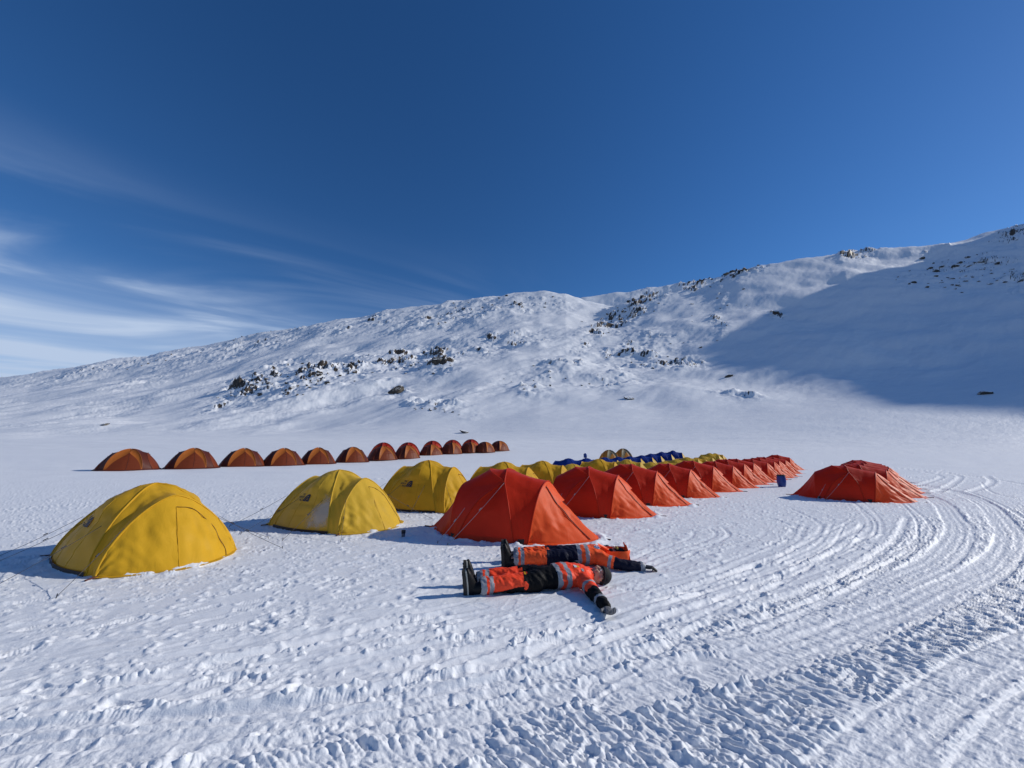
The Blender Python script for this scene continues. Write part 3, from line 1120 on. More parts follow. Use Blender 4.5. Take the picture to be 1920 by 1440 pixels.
# ---- long tent: crossed poles, a front hoop and pointed porches at both ends
def make_red_tent(name, var=0):
    root = empty(name)
    j = random.Random(50 + var)
    m = 48
    ca, cb = np.array([-.04, -.46, .95]), np.array([-.04, .46, .95])
    atop, btop = (-.50, 0, 1.135), (-.14, 0, 1.145)
    Wf = .93
    # pole runs
    Aup = curve([ca, (-.36, -.27, 1.085), atop, (-.36, .27, 1.085), cb], m)
    Bup = curve([ca, (-.08, -.25, 1.10), btop, (-.08, .25, 1.10), cb], m)

    def low(c, foot, bulge):
        c, foot = np.array(c), np.array(foot, float)
        mid = (c + foot) / 2 + np.array(bulge)
        return curve([c, mid, foot], 24)
    s = []
    K = {}
    for sg, c in ((-1, ca), (1, cb)):
        K['r', sg] = low(c, (-.80, sg * Wf, 0), (-.05, sg * .13, .10))
        K['f', sg] = low(c, (.30, sg * Wf, 0), (.04, sg * .13, .10))
    rear = np.vstack([K['r', -1][::-1], Aup[1:-1], K['r', 1]])
    front = np.vstack([K['f', -1][::-1], Bup[1:-1], K['f', 1]])
    rear, front = resample(rear, 72), resample(front, 72)
    hoopR = hoop((-1.0, -.74, 0), (-1.0, 0, .90), (-1.0, .74, 0), 72, sq=2.2)
    hoopF = hoop((.52, -.84, 0), (.66, 0, .94), (.52, .84, 0), 72, sq=2.1)
    tail = ground_curve([(-1.0, -.74, 0), (-1.33, -.52, 0), (-1.62, -.16, 0), (-1.80, 0, 0), (-1.62, .16, 0), (-1.33, .52, 0), (-1.0, .74, 0)], 72)
    nose = ground_curve([(.52, -.84, 0), (.95, -.68, 0), (1.44, -.26, 0), (1.62, 0, 0), (1.44, .26, 0), (.95, .68, 0), (.52, .84, 0)], 72)
    c1 = Cloth()
    c1.add(sheet(rear, hoopR, 16, .004, .007, 3 + var))
    for sg in (-1, 1):
        c1.add(sheet(K['r', sg], K['f', sg], 18, .045, .008, 5 + sg + var))
    c1.add(sheet(front, hoopF, 16, .022, .008, 9 + var))
    c1.add(sheet(hoopR, tail, 16, .03, .009, 13 + var, belly=-.02))
    for cv in (rear, front, hoopF):
        c1.add(tube(cv, .014, 6))
    c1.build('canopy', [M['red']], root)
    c2 = Cloth()
    c2.add(sheet(Aup, Bup, 10, .01, .005, 15 + var))
    c2.build('roof_panel', M['red'], root)
    c3 = Cloth()
    c3.add(sheet(hoopF, nose, 22, .05, .022, 21 + var, belly=-.015))
    pe = c3.build('front_porch', M['red_lit'], root)
    # hooded vent above the porch door
    c4 = Cloth()
    S0 = sheet(hoopF, nose, 22, .05, .022, 21 + var, belly=-.015)[1:8, 29:44].copy()
    tt = np.linspace(0, 1, S0.shape[0])[:, None]
    aa = np.sin(np.linspace(0, math.pi, S0.shape[1]))[None, :]
    S0[:, :, 0] += .012 + .035 * aa * tt ** .7
    S0[:, :, 2] += .008 + .025 * aa * tt ** .7
    c4.add(S0)
    c4.build('vent_hood', M['red_lit'], root)
    # zips
    n2 = sheet(hoopF, nose, 22, .05, .022, 21 + var, belly=-.015)
    for k in (29, 43):
        ribbon('door_zip', n2[1:, k] + np.array([.012, 0, .008]), .009, M['seam'], root, 5)
    # snow flap round the foot
    flap = Cloth()
    foot = np.vstack([tail[::-1], curve([(-1.0, -.72, 0), (-.80, -.93, 0), (.30, -.93, 0), (.66, -.80, 0)], 40)])
    # dark ground cloth edge
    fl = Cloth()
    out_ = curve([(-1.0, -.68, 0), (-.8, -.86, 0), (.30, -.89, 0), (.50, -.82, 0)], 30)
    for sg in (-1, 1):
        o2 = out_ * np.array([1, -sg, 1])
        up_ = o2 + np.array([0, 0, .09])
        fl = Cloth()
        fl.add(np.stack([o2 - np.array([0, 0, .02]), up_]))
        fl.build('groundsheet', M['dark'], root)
    # hem between the long sides and the snow
    hem = Cloth()
    for cv, seed in ((tail, 1), (nose, 2)):
        cvo = cv + np.array([0, 0, 0])
        d = cv - np.array([cv[:, 0].mean() * .4, 0, 0])
        d[:, 2] = 0
        d /= np.linalg.norm(d, axis=1, keepdims=True)
        w = (.05 + .03 * perlin(np.linspace(0, 9, 72), np.full(72, 3.0 + seed + var), 250))[:, None]
        hem = Cloth()
        hem.add(np.stack([cv + (0, 0, .03), cv + d * w + (0, 0, .012)]))
        hem.build('snow_flap', M['red_lit'], root)
    for sg in (-1, 1):
        guy(root, (-.02, sg * .52, .93), (-.72, sg * 1.32, .02), M['line'])
        guy(root, (-.66, sg * .70, .58), (-.95, sg * 1.25, .02), M['line'])
    guy(root, (.60, .45, .80), (.95, 1.45, .02), M['line'])
    ribbon('tail_strap', [(-1.78, 0, .01), (-1.98, .02, .012)], .012, M['seam'], root, 5)
    ribbon('nose_strap', [(1.60, 0, .01), (1.80, -.02, .012)], .012, M['seam'], root, 5)
    return root


# ---- squat dome: two long crossed poles, end hoops, bulging porches
def make_yellow_tent(name, main, side=None, logo=True, var=0, end=None):
    root = empty(name)
    side = side or main
    end = end or main
    ap = np.array([.0, 0, 1.20])
    fx, fy = .88, .92

    def leg(sx, sy):
        return curve([ap, (sx * .22, sy * .24, 1.10), (sx * .52, sy * .60, .72), (sx * .76, sy * .84, .30), (sx * fx, sy * fy, 0)], 36)
    L = {(sx, sy): leg(sx, sy) for sx in (-1, 1) for sy in (-1, 1)}
    cl = Cloth()
    sd = Cloth()
    en = Cloth()
    sheets = []
    for sx in (-1, 1):
        K = resample(np.vstack([L[sx, -1][::-1], L[sx, 1][1:]]), 64)
        E = hoop((sx * 1.12, -.88, 0), (sx * .84, 0, 1.03), (sx * 1.12, .88, 0), 64, sq=1.5)
        cl.add(sheet(K, E, 16, .055, .018, 31 + sx + var))
        G = ground_curve([(sx * 1.12, -.88, 0), (sx * 1.38, -.64, 0), (sx * 1.62, -.22, 0), (sx * 1.64, .22, 0), (sx * 1.38, .64, 0), (sx * 1.12, .88, 0)], 64)
        S = sheet(E, G, 18, .015, .024, 35 + sx + var, belly=.02)
        en = Cloth()
        en.add(S)
        for cv in (K, E):
            cl.add(tube(cv, .016, 6))
        pth = [S[i_, int(round(j_))] for i_, j_ in ((3, 31), (3, 36), (4, 41), (6, 45), (9, 48), (12, 50), (15, 51), (17, 51))]
        ribbon('door_zip', curve(np.array(pth) + np.array([sx * .008, 0, .006]), 30), .006, M['seamy'], root, 5)
        pth = [S[i_, j_] for i_, j_ in ((3, 31), (8, 30), (13, 29), (17, 28))]
        ribbon('door_seam', curve(np.array(pth) + np.array([sx * .005, 0, .004]), 20), .004, main, root, 5)
        # skirt lying on the snow
        d = G.copy()
        d[:, 2] = 0
        d /= np.linalg.norm(d, axis=1, keepdims=True)
        w = (.07 + .04 * perlin(np.linspace(0, 8, 64), np.full(64, 5.5 + sx + var), 251))[:, None]
        en.add(np.stack([G + (0, 0, .02), G + d * w + (0, 0, .014)]))
        en.build('porch', end, root)
    for sy in (-1, 1):
        a, b = L[-1, sy], L[1, sy]
        n = 22
        v = np.linspace(0, 1, n)[:, None, None]
        P = sheet(a, b, n, .0, .017, 41 + sy + var)
        # side pulled out at the foot, ridge of the small strut under the crown
        vv = np.linspace(0, 1, n)[:, None]
        uu = np.linspace(0, 1, 36)[None, :]
        P[:, :, 1] += sy * np.sin(math.pi * vv) * (.10 * uu + .10 * np.exp(-((uu - .40) / .14) ** 2))
        P[:, :, 2] += np.sin(math.pi * vv) * .05 * np.exp(-((uu - .30) / .16) ** 2)
        sd = Cloth()
        sd.add(P)
        sd.build('side_panel', side, root)
        sheets.append(P)
        for k in (7, 14):
            cl.add(tube(P[k, 12:], .005, 5))
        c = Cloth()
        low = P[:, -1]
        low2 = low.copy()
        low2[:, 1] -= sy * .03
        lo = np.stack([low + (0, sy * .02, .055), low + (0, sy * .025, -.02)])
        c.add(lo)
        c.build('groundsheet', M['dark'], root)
    cl.build('canopy', main, root)
    if logo:
        for sy in (-1,):
            P = sheets[0]
            drape_on([(P, grid_quads(*P.shape[:2]))], dome_logo(1.0), M['ink'], 'printed_logo', root, (-.20, -.8, .60), (1, 0, 0), (0, .25, .97), (0, -1, .0), .007)
    for sx in (-1, 1):
        for sy in (-1, 1):
            guy(root, (sx * .98, sy * .62, .62), (sx * 1.75, sy * 1.35, .02), M['dline'])
        ribbon('hem_strap', [(sx * 1.12, -.84, .02), (sx * 1.22, -1.0, .015)], .012, M['seam'], root, 5)
    for sy in (-1, 1):
        guy(root, (-.35, sy * .60, .68), (-.70, sy * 1.70, .02), M['dline'])
        guy(root, (.35, sy * .60, .68), (.62, sy * 1.70, .02), M['dline'])
    return root


# ---- big round dome with contrasting panels
def make_round_tent(name, band, door, dark, low, var=0, patch=True, R=1.9, Hh=1.55):
    root = empty(name)
    fy = R * .72
    fx = R * .70

    def arc(p0, p1, top, m=56, sq=2.0):
        return hoop(p0, top, p1, m, sq=sq)
    ap = (0, 0, Hh)
    # two poles over the crown to each end, front and back triangles between them
    bandc = Cloth()
    doorc = Cloth()
    darkc = Cloth()
    lowc = Cloth()
    P1 = arc((-R * .62, -fy, 0), (R * .62, fy, 0), ap)
    P2 = arc((-R * .62, fy, 0), (R * .62, -fy, 0), ap)
    h = 28
    qs = {(-1, -1): resample(P1[:h], 30)[::-1], (1, 1): resample(P1[h:], 30), (-1, 1): resample(P2[:h], 30)[::-1], (1, -1): resample(P2[h:], 30)}
    for sy in (-1, 1):
        a, b = qs[-1, sy], qs[1, sy]
        k = 9      # upper part of the front is roof cloth, below is the door triangle
        peak = np.array([.12, sy * R * .44, Hh * .80])
        ra = resample(np.vstack([a[0][None], a[1:]]), 30)
        A0 = curve([peak, (-R * .34, sy * R * .64, Hh * .42), (-R * .60, sy * fy * 1.05, 0)], 30)
        B0 = curve([peak, (R * .42, sy * R * .62, Hh * .44), (R * .61, sy * fy * 1.05, 0)], 30)
        dS = sheet(A0, B0, 18, 0, .012, 61 + sy + var)
        vv = np.linspace(0, 1, 18)[:, None]
        uu = np.linspace(0, 1, 30)[None, :]
        dS[:, :, 1] += sy * np.sin(math.pi * vv) * (.16 * uu)
        doorc = Cloth()
        doorc.add(dS)
        doorc.build('door_panel', door, root)
        ribbon('door_zip', dS[10] + np.array([0, sy * .012, 0]), .008, M['seam'], root, 5)
        bandc.add(sheet(a, A0, 10, .01, .010, 65 + sy + var))
        bandc.add(sheet(b, B0, 10, .01, .010, 67 + sy + var))
        if patch:
            mid = dS[5, 24]
            pc = Cloth()
            o = np.array([[[-.16, 0, 0], [.16, 0, 0]], [[-.16, .0, .045], [.16, 0, .045]]])
            ob = np.array([mid[0] + .35, dS[9, 24][1] + sy * .05, mid[2]])
            loc = dS[8:12, 23:25].mean((0, 1))
            t_ = [(text_polys('A L P I N E', .07, 0, 0, 'LEFT', 1.0))]
        for cv in (a, b):
            bandc.add(tube(cv, .014, 6))
    for sx in (-1, 1):
        K = resample(np.vstack([qs[sx, -1][::-1], qs[sx, 1][1:]]), 56)
        E = hoop((sx * R * .93, -R * .50, 0), (sx * R * .58, 0, Hh * .80), (sx * R * .93, R * .50, 0), 56, sq=2.0)
        darkc = Cloth()
        lowc = Cloth()
        darkc.add(sheet(K, E, 12, .01, .010, 71 + sx + var))
        G = ground_curve([(sx * R * .93, -R * .50, 0), (sx * R * 1.05, -R * .30, 0), (sx * R * 1.12, 0, 0), (sx * R * 1.05, R * .30, 0), (sx * R * .93, R * .50, 0)], 56)
        lowc.add(sheet(E, G, 12, .0, .012, 75 + sx + var, belly=.06))
        darkc.add(tube(E, .014, 6))
        for kk in (18, 26, 34):
            q = E[kk]
            darkc.add(tube([q, q + np.array([sx * .07, 0, .03])], .010, 4))
        darkc.build('end_panel', dark, root)
        lowc.build('end_skirt', low, root)
    # hem all round
    th = np.linspace(0, 2 * math.pi, 90)
    hem = Cloth()
    ring = np.array([(-R * .62, -fy, 0), (0, -fy * 1.12, 0), (R * .62, -fy, 0), (R * .93, -R * .5, 0), (R * 1.12, 0, 0), (R * .93, R * .5, 0), (R * .62, fy, 0), (0, fy * 1.12, 0), (-R * .62, fy, 0),
                     (-R * .93, R * .5, 0), (-R * 1.12, 0, 0), (-R * .93, -R * .5, 0), (-R * .62, -fy, 0)])
    rg = curve(ring, 110)
    d = rg / np.linalg.norm(rg, axis=1, keepdims=True)
    hem.add(np.stack([rg + (0, 0, .10), rg + d * .04 + (0, 0, .05), rg + d * .14 + (0, 0, .0)]))
    hem.build('snow_flap', dark if dark is not M['gry'] else door, root)
    bandc.build('canopy', band, root)
    if patch:
        # small pale maker's mark low on the door
        P = dS
        loc = doorc.v[0].reshape(18, 30, 3)[8, 23]
        V = []
        pc = Cloth()
        for i in range(5):
            x = loc[0] - .12 + i * .055
            hgt = .035 + .012 * (i % 2)
            pc.add(np.array([[[x, loc[1] - .05, loc[2]], [x + .038, loc[1] - .05, loc[2]]], [[x, loc[1] - .045, loc[2] + hgt], [x + .038, loc[1] - .045, loc[2] + hgt]]]))
        pc.build('printed_mark', M['white'], root)
    return root


def copy_thing(root, name=None):
    c = root.copy()
    COL.objects.link(c)
    for ch in root.children:
        d = ch.copy()
        d.parent = c
        COL.objects.link(d)
        for g in ch.children:
            e = g.copy()
            e.parent = d
            COL.objects.link(e)
    return c


def put(o, x, y, rz, s=1.0, sz=None, dz=0.0, z=None):
    zz = ground_z(x, y) if z is None else z
    o.location = (x, y, zz + dz)
    o.rotation_euler = (0, 0, math.radians(rz))
    o.scale = (s, s, sz if sz else s)


def at(px, py, Zg=0.0):
    """plan point where the ray through a pixel meets the ground (by walking out along it)"""
    u, t = ray(px, py)
    ys = np.linspace(1.5, 110, 4000)
    g = plain(u * ys, ys)
    k = np.argmax(g > CAM_H + t * ys)
    return u * ys[k], ys[k]


ORD = ['first', 'second', 'third', 'fourth', 'fifth', 'sixth', 'seventh', 'eighth', 'ninth', 'tenth', 'eleventh', 'twelfth', 'thirteenth', 'fourteenth', 'fifteenth', 'sixteenth']

# yellow tents: near three by eye, the rest stepping away along their row
yel0 = make_yellow_tent('yellow_dome_tent', M['yel'], var=0)
yel1 = make_yellow_tent('yellow_dome_tent', M['yel2'], var=7)
ylab = ['big yellow dome tent nearest the camera, alone at the far left of its row',
        'yellow dome tent with a large snowy smear on its side, second of the yellow row',
        'third yellow dome tent, just behind and left of the nearest red tent',
        'fourth yellow dome tent of the row, mostly hidden behind the nearest red tent',
        'fifth yellow dome tent, its logo showing between the first two red tents']
Y = []
rr0 = random.Random(8)
ypos = [(-5.66, 6.3, -30, 0.89), (-3.85, 8.8, -26, .93), (-2.40, 11.3, -22, .99), (-.25, 12.6, -22, .98), (1.15, 14.9, -24, .95)]
gx, gy = 1.15, 14.9
tops = [(1075, 19), (1122, 18), (1176, 20), (1219, 23), (1245, 25), (1266, 27.5), (1287, 30), (1304, 33), (1319, 36), (1328, 39), (1337, 42)]
for px_, d_ in [(1072, 17.2), (1122, 19.4), (1174, 21.8), (1219, 24.4), (1244, 26.8), (1266, 29.2), (1287, 31.8), (1304, 34.4), (1318, 37.2), (1330, 40.4), (1340, 43.5)]:
    ypos.append(((px_ - 960) / F_PX * d_ * .985, d_, -24 - (d_ - 15) * .3, .93))
for i, (x, y, rz, s_) in enumerate(ypos):
    src = yel0 if i in (0, 2, 4) or i % 3 == 0 else yel1
    first = (i == 0 or i == 1)
    if i > 4:
        rz += rr0.uniform(-6, 6)
        s_ *= rr0.uniform(.95, 1.05)
    o = src if first else copy_thing(src)
    put(o, x, y, rz, s_, sz=s_ * {0: .99, 1: 1.02, 2: 1.08, 5: .83, 7: .98, 8: .78, 9: .72, 10: .78, 11: .86, 12: .80, 13: .88}.get(i, 1.02))
    lab = ylab[i] if i < 5 else '%s yellow dome tent from the camera in the yellow row' % ORD[i] if i < len(ypos) - 1 else 'farthest yellow dome tent, at the back end of the yellow row'
    tag(o, lab, 'tent', 'yellow dome tents in a row')
    Y.append(o)

# wind-blown snow stuck to the second yellow tent
fm = bpy.data.materials.new('stuck_snow')
fm.use_nodes = True
N = NT(fm.node_tree)
out = N.n('ShaderNodeOutputMaterial')
bs = N.n('ShaderNodeBsdfPrincipled', i_Roughness=.8)
bs.inputs['Base Color'].default_value = (.62, .62, .58, 1)
tp = N.n('ShaderNodeBsdfTransparent')
tc = N.n('ShaderNodeTexCoord')
n1 = N.n('ShaderNodeTexNoise', i_Scale=3.5, i_Detail=7.0, i_Roughness=.65, i_Distortion=.6)
N.l(tc, 'Object', n1, 0)
at_ = N.n('ShaderNodeAttribute', attribute_name='frost')
fr = N.math('ADD', N.math('MULTIPLY', at_.outputs[2], 1.0), N.math('MULTIPLY', N.math('SUBTRACT', n1.outputs[0], .5), 1.5))
fr = N.math('MULTIPLY', N.smooth(fr, .25, .95), .55)
ms = N.n('ShaderNodeMixShader')
N.t.links.new(fr, ms.inputs[0])
N.l(tp, 0, ms, 1)
N.l(bs, 0, ms, 2)
N.l(ms, 0, out, 0)
sp = [c_ for c_ in Y[1].children if c_.name.startswith('side_panel')][0]
n_ = len(sp.data.vertices)
co = np.zeros(n_ * 3, np.float32)
sp.data.vertices.foreach_get('co', co)
co = co.reshape(-1, 3)
fro = np.exp(-(((co[:, 0] - .55) / .34) ** 2 + ((co[:, 2] - .36 - .25 * (co[:, 0] - .5)) / .34) ** 2) * 1.1) * 1.15
co[:, 1] -= .008
co[:, 2] += .002
qd = grid_quads(22, 36)
ms_ = mesh_np('stuck_snow', co, qd, [fm])
at_ = ms_.attributes.new('frost', 'FLOAT', 'POINT')
at_.data.foreach_set('value', fro.astype(np.float32))
link('stuck_snow', ms_, Y[1])
ep = [c_ for c_ in Y[1].children if c_.name.startswith('canopy')][0]

# long red row
red0 = make_red_tent('red_tunnel_tent', 0)
red1 = make_red_tent('red_tunnel_tent', 9)
red2 = None
rj = random.Random(31)
tips = [(1128, 1012), (1237, 968), (1300, 947), (1354, 933), (1393, 922), (1424, 915), (1443, 909), (1458, 904.5), (1478, 900), (1490, 896.5), (1499, 893.5), (1506, 888.5), (1510, 881)]
for i, (a, b) in enumerate(tips):
    x, y = at(a, b)
    rz = [-19, -22, -24, -26, -27, -28, -28, -29, -30, -30, -30, -30, -31][i]
    s_ = [1.0, .95, .95, .93, .93, .92, .92, .92, .92, .92, .92, .93, 1.0][i]
    if i == 2:
        red2 = make_red_tent('red_tunnel_tent', 17)
    o = (red0, red1, red2)[i] if i < 3 else copy_thing([red0, red1, red2][i % 3])
    if i > 2:
        rz += rj.uniform(-4, 4)
        s_ *= rj.uniform(.97, 1.04)
    ang = math.radians(rz)
    L = 1.64 * s_
    put(o, x - L * math.cos(ang), y - L * math.sin(ang), rz, s_, sz=s_ * 1.05)
    lab = 'nearest red tent, just behind the two people lying in the snow' if i == 0 else \
        'farthest red tent, at the back end of the long red row' if i == len(tips) - 1 else \
        '%s red tent from the camera in the long red row' % ORD[i]
    tag(o, lab, 'tent', 'long row of red tents')

# red tents of the separate bunch to the right
tips2 = [(1727, 943), (1739, 933), (1735, 924.5), (1729, 917.5), (1718, 911), (1706, 905.5)]
for i, (a, b) in enumerate(tips2):
    x, y = at(a, b)
    rz = -40 + i * .5
    s_ = .93
    o = copy_thing([red2, red0, red1][i % 3])
    rz += rj.uniform(-2.5, 2.5)
    ang = math.radians(rz)
    L = 1.64 * s_
    put(o, x - L * math.cos(ang), y - L * math.sin(ang), rz, s_)
    lab = 'front red tent of the separate bunch on the right, its whole side showing' if i == 0 else \
        'rearmost red tent of the separate bunch on the right' if i == 5 else '%s red tent from the front in the separate bunch on the right' % ORD[i]
    tag(o, lab, 'tent', 'bunch of red tents on the right')

# brown and orange round domes in the long left row
br0 = make_round_tent('round_dome_tent', M['org'], M['brn'], M['mar'], M['brn'], 0)
brow = [(240, 881.5, 34), (360, 878.5, 33), (455, 875, 33), (530, 873, 33), (595, 870, 34), (660, 867, 38), (717, 863, 44), (762, 860.5, 50), (808, 855, 54), (846, 851.5, 58), (881, 849, 60), (909, 848.5, 60), (936, 845.5, 50)]
widths = [113, 96, 84, 72, 64, 60, 51, 47, 42, 38, 35, 31, 28]
for i, ((a, b, rz), wd) in enumerate(zip(brow, widths)):
    y = F_PX * 4.35 / wd * (1.0, 1.02, 1.0, 1.02, 1.03, 1.0, .98, .97, .97, .96, .94, .95, .95)[i]
    # the depth at which both the size and the pixel row fit the rising plain
    x, y2 = at(a, b + .6)
    yy = y * .5 + y2 * .5 if abs(y - y2) < 25 else y
    u_, t_ = ray(a, b)
    yy = y
    x = u_ * yy
    zz = CAM_H + t_ * yy
    zg = ground_z(x, yy)
    print('round', i, 'x %.1f y %.1f need z %.2f ground %.2f' % (x, yy, zz, zg), 'y2 %.1f' % y2)
    x, yy = u_ * y2, y2
    o = br0 if i == 0 else copy_thing(br0)
    put(o, x * (1 + .9 / yy), yy + .9, rz + rr0.uniform(-5, 5), .90 * rr0.uniform(.97, 1.03), sz=1.12 * rr0.uniform(.97, 1.02))
    lab = 'leftmost of the rust and orange round dome tents' if i == 0 else \
        'last rust dome tent at the right-hand end of the long round-tent row' if i == len(brow) - 1 else \
        '%s rust and orange round dome tent counting from the left end of the row' % ORD[i]
    tag(o, lab, 'tent', 'rust and orange round dome tents')

# red round domes half hidden behind that row
rd0 = make_round_tent('red_dome_tent', M['redd'], M['red'], M['redd'], M['red_lit'], 4, patch=False)
rrow = [(722, 50, 'first'), (768, 46, 'second'), (813, 42, 'third'), (850, 36, 'fourth'), (884, 34, 'fifth')]
for i, (a, wd, w_) in enumerate(rrow):
    bx_, by_ = brow[6 + i][:2]
    x, y2 = at(bx_, by_ + .6)
    yy = y2 + 4.5
    xx = (a - 960) / F_PX * yy * 1.0
    o = rd0 if i == 0 else copy_thing(rd0)
    put(o, xx, yy, 50, .95, sz=1.32)
    tag(o, 'dark red dome tent half hidden behind the %s rust dome tent from the left' % ORD[6 + i], 'tent', 'dark red dome tents behind the rust domes')

# blue domes with yellow ends
bl0 = make_yellow_tent('blue_dome_tent', M['blu'], M['blu'], logo=False, var=3, end=M['yel2'])
brw = [(1064, 860, 23), (1097, 859, 24.5), (1131, 857.5, 26), (1156, 856.5, 28), (1177, 855.5, 30), (1199, 853.5, 32), (1216, 850.5, 34), (1236, 847, 35.5), (1257, 844.5, 38)]
for i, (a, tp, dd) in enumerate(brw):
    x = (a - 960) / F_PX * dd
    o = bl0 if i == 0 else copy_thing(bl0)
    u_, t_ = ray(a, tp)
    ztop = CAM_H + t_ * dd
    zg = ground_z(x, dd)
    print('blue', i, 'top %.2f ground %.2f' % (ztop, zg))
    hs = max(.6, (ztop - zg) / 1.2)
    put(o, x, dd, -26, .95, sz=min(max(hs, .9), 1.3))
    lab = 'leftmost blue tent, only its rounded top showing over the yellow row' if i == 0 else \
        'last blue tent at the right-hand end of the blue row' if i == len(brw) - 1 else '%s blue tent from the left in the blue row' % ORD[i]
    tag(o, lab, 'tent', 'blue tents behind the yellow row')

# two amber domes
am0 = make_round_tent('amber_dome_tent', M['gry'], M['amb'], M['amb'], M['amb'], 6, patch=False)
for i, (a, tp, dd) in enumerate([(1139, 843.5, 38), (1165, 841, 41)]):
    x = (a - 960) / F_PX * dd
    o = am0 if i == 0 else copy_thing(am0)
    u_, t_ = ray(a, tp)
    zg = ground_z(x, dd)
    hs = (CAM_H + t_ * dd - zg) / 1.55
    print('amber', hs)
    put(o, x, dd, 15, .60, sz=min(max(hs, .6), 1.3))
    tag(o, ['left of the two amber dome tents with a grey roof band', 'right of the two amber dome tents, partly behind its neighbour'][i], 'tent', 'two amber dome tents behind the blue row')


# ------------------------------------------------------------------ the two people
def rings_mesh(P, ry, rz, side, sides=20, cap=True):
    """closed body of elliptical rings: P centres, ry half width along `side`, rz half width across"""
    P = np.array(P, float)
    n = len(P)
    T = np.gradient(P, axis=0)
    T /= np.linalg.norm(T, axis=1, keepdims=True)
    S = np.array(side, float)[None] - T * (T @ np.array(side, float))[:, None]
    S /= np.linalg.norm(S, axis=1, keepdims=True)
    Bn = np.cross(T, S)
    th = np.linspace(0, 2 * math.pi, sides, endpoint=False)
    V, F = [], []

    def ring(c, s_, b_, a, b):
        k = len(V)
        for t in th:
            V.append(tuple(c + s_ * a * math.cos(t) + b_ * b * math.sin(t)))
        return k
    ks = []
    # rounded ends
    for f, sgn in ((.35, -1), (.75, -1)):
        e = (ry[0] + rz[0]) / 2 * math.sqrt(1 - f * f) * .9
        ks.append(ring(P[0] - T[0] * e, S[0], Bn[0], ry[0] * f, rz[0] * f))
    for i in range(n):
        ks.append(ring(P[i], S[i], Bn[i], ry[i], rz[i]))
    for f in (.75, .35):
        e = (ry[-1] + rz[-1]) / 2 * math.sqrt(1 - f * f) * .9
        ks.append(ring(P[-1] + T[-1] * e, S[-1], Bn[-1], ry[-1] * f, rz[-1] * f))
    for a, b in zip(ks[:-1], ks[1:]):
        for i in range(sides):
            j_ = (i + 1) % sides
            F.append((a + i, a + j_, b + j_, b + i))
    F.append(tuple(reversed([ks[0] + i for i in range(sides)])))
    F.append(tuple(ks[-1] + i for i in range(sides)))
    return V, F


def limb(pts, rad, side=(0, 1, 0), flat_=1.0, k=6):
    P = np.array(pts, float)
    R = np.array(rad, float)
    n = (len(P) - 1) * k + 1
    t = np.linspace(0, len(P) - 1, n)
    C = curve(P, n) if len(P) > 2 else np.stack([np.interp(t, range(len(P)), P[:, i]) for i in range(3)], 1)
    L = np.concatenate([[0], np.cumsum(np.linalg.norm(np.diff(P, axis=0), axis=1))])
    r = np.interp(np.linspace(0, L[-1], n), L, R)
    return rings_mesh(C, r, r * flat_, side)


def ball(c, r, rot=None):
    V, F = [], []
    n, m = 14, 20
    for i in range(1, n):
        a = math.pi * i / n
        for j_ in range(m):
            b = 2 * math.pi * j_ / m
            v = Vector((r[0] * math.cos(a), r[1] * math.sin(a) * math.cos(b), r[2] * math.sin(a) * math.sin(b)))
            if rot:
                v = rot @ v
            V.append(tuple(v + Vector(c)))
    top, bot = len(V), len(V) + 1
    for sg in (1, -1):
        v = Vector((sg * r[0], 0, 0))
        V.append(tuple((rot @ v if rot else v) + Vector(c)))
    for i in range(n - 2):
        for j_ in range(m):
            k = (j_ + 1) % m
            F.append((i * m + j_, (i + 1) * m + j_, (i + 1) * m + k, i * m + k))
    for j_ in range(m):
        k = (j_ + 1) % m
        F.append((top, j_, k))
        F.append((bot, (n - 2) * m + k, (n - 2) * m + j_))
    return V, F


def fuse(parts, voxel, smooth=3):
    """weld overlapping closed bodies into one continuous skin; returns vertex array and faces"""
    V, F = [], []
    for v, f in parts:
        b = len(V)
        V += list(v)
        F += [tuple(i + b for i in q) for q in f]
    me = bpy.data.meshes.new('tmp')
    me.from_pydata(V, [], F)
    o = bpy.data.objects.new('tmp', me)
    COL.objects.link(o)
    md = o.modifiers.new('r', 'REMESH')
    md.mode = 'VOXEL'
    md.voxel_size = voxel
    if smooth:
        s_ = o.modifiers.new('s', 'SMOOTH')
        s_.iterations = smooth
        s_.factor = .5
    dg = bpy.context.evaluated_depsgraph_get()
    ev = o.evaluated_get(dg)
    m2 = bpy.data.meshes.new_from_object(ev)
    n = len(m2.vertices)
    co = np.zeros(n * 3, np.float32)
    m2.vertices.foreach_get('co', co)
    no = np.zeros(n * 3, np.float32)
    m2.vertices.foreach_get('normal', no)
    faces = [tuple(p.vertices) for p in m2.polygons]
    bpy.data.objects.remove(o)
    bpy.data.meshes.remove(me)
    bpy.data.meshes.remove(m2)
    return co.reshape(-1, 3), no.reshape(-1, 3), faces


def build_part(name, V, F, mat, parent, smooth=True):
    used = sorted({i for f in F for i in f})
    mp_ = {a: b for b, a in enumerate(used)}
    me = bpy.data.meshes.new(name)
    me.from_pydata([tuple(V[i]) for i in used], [], [tuple(mp_[i] for i in f) for f in F])
    me.polygons.foreach_set('use_smooth', [smooth] * len(me.polygons))
    me.materials.append(mat)
    return link(name, me, parent)


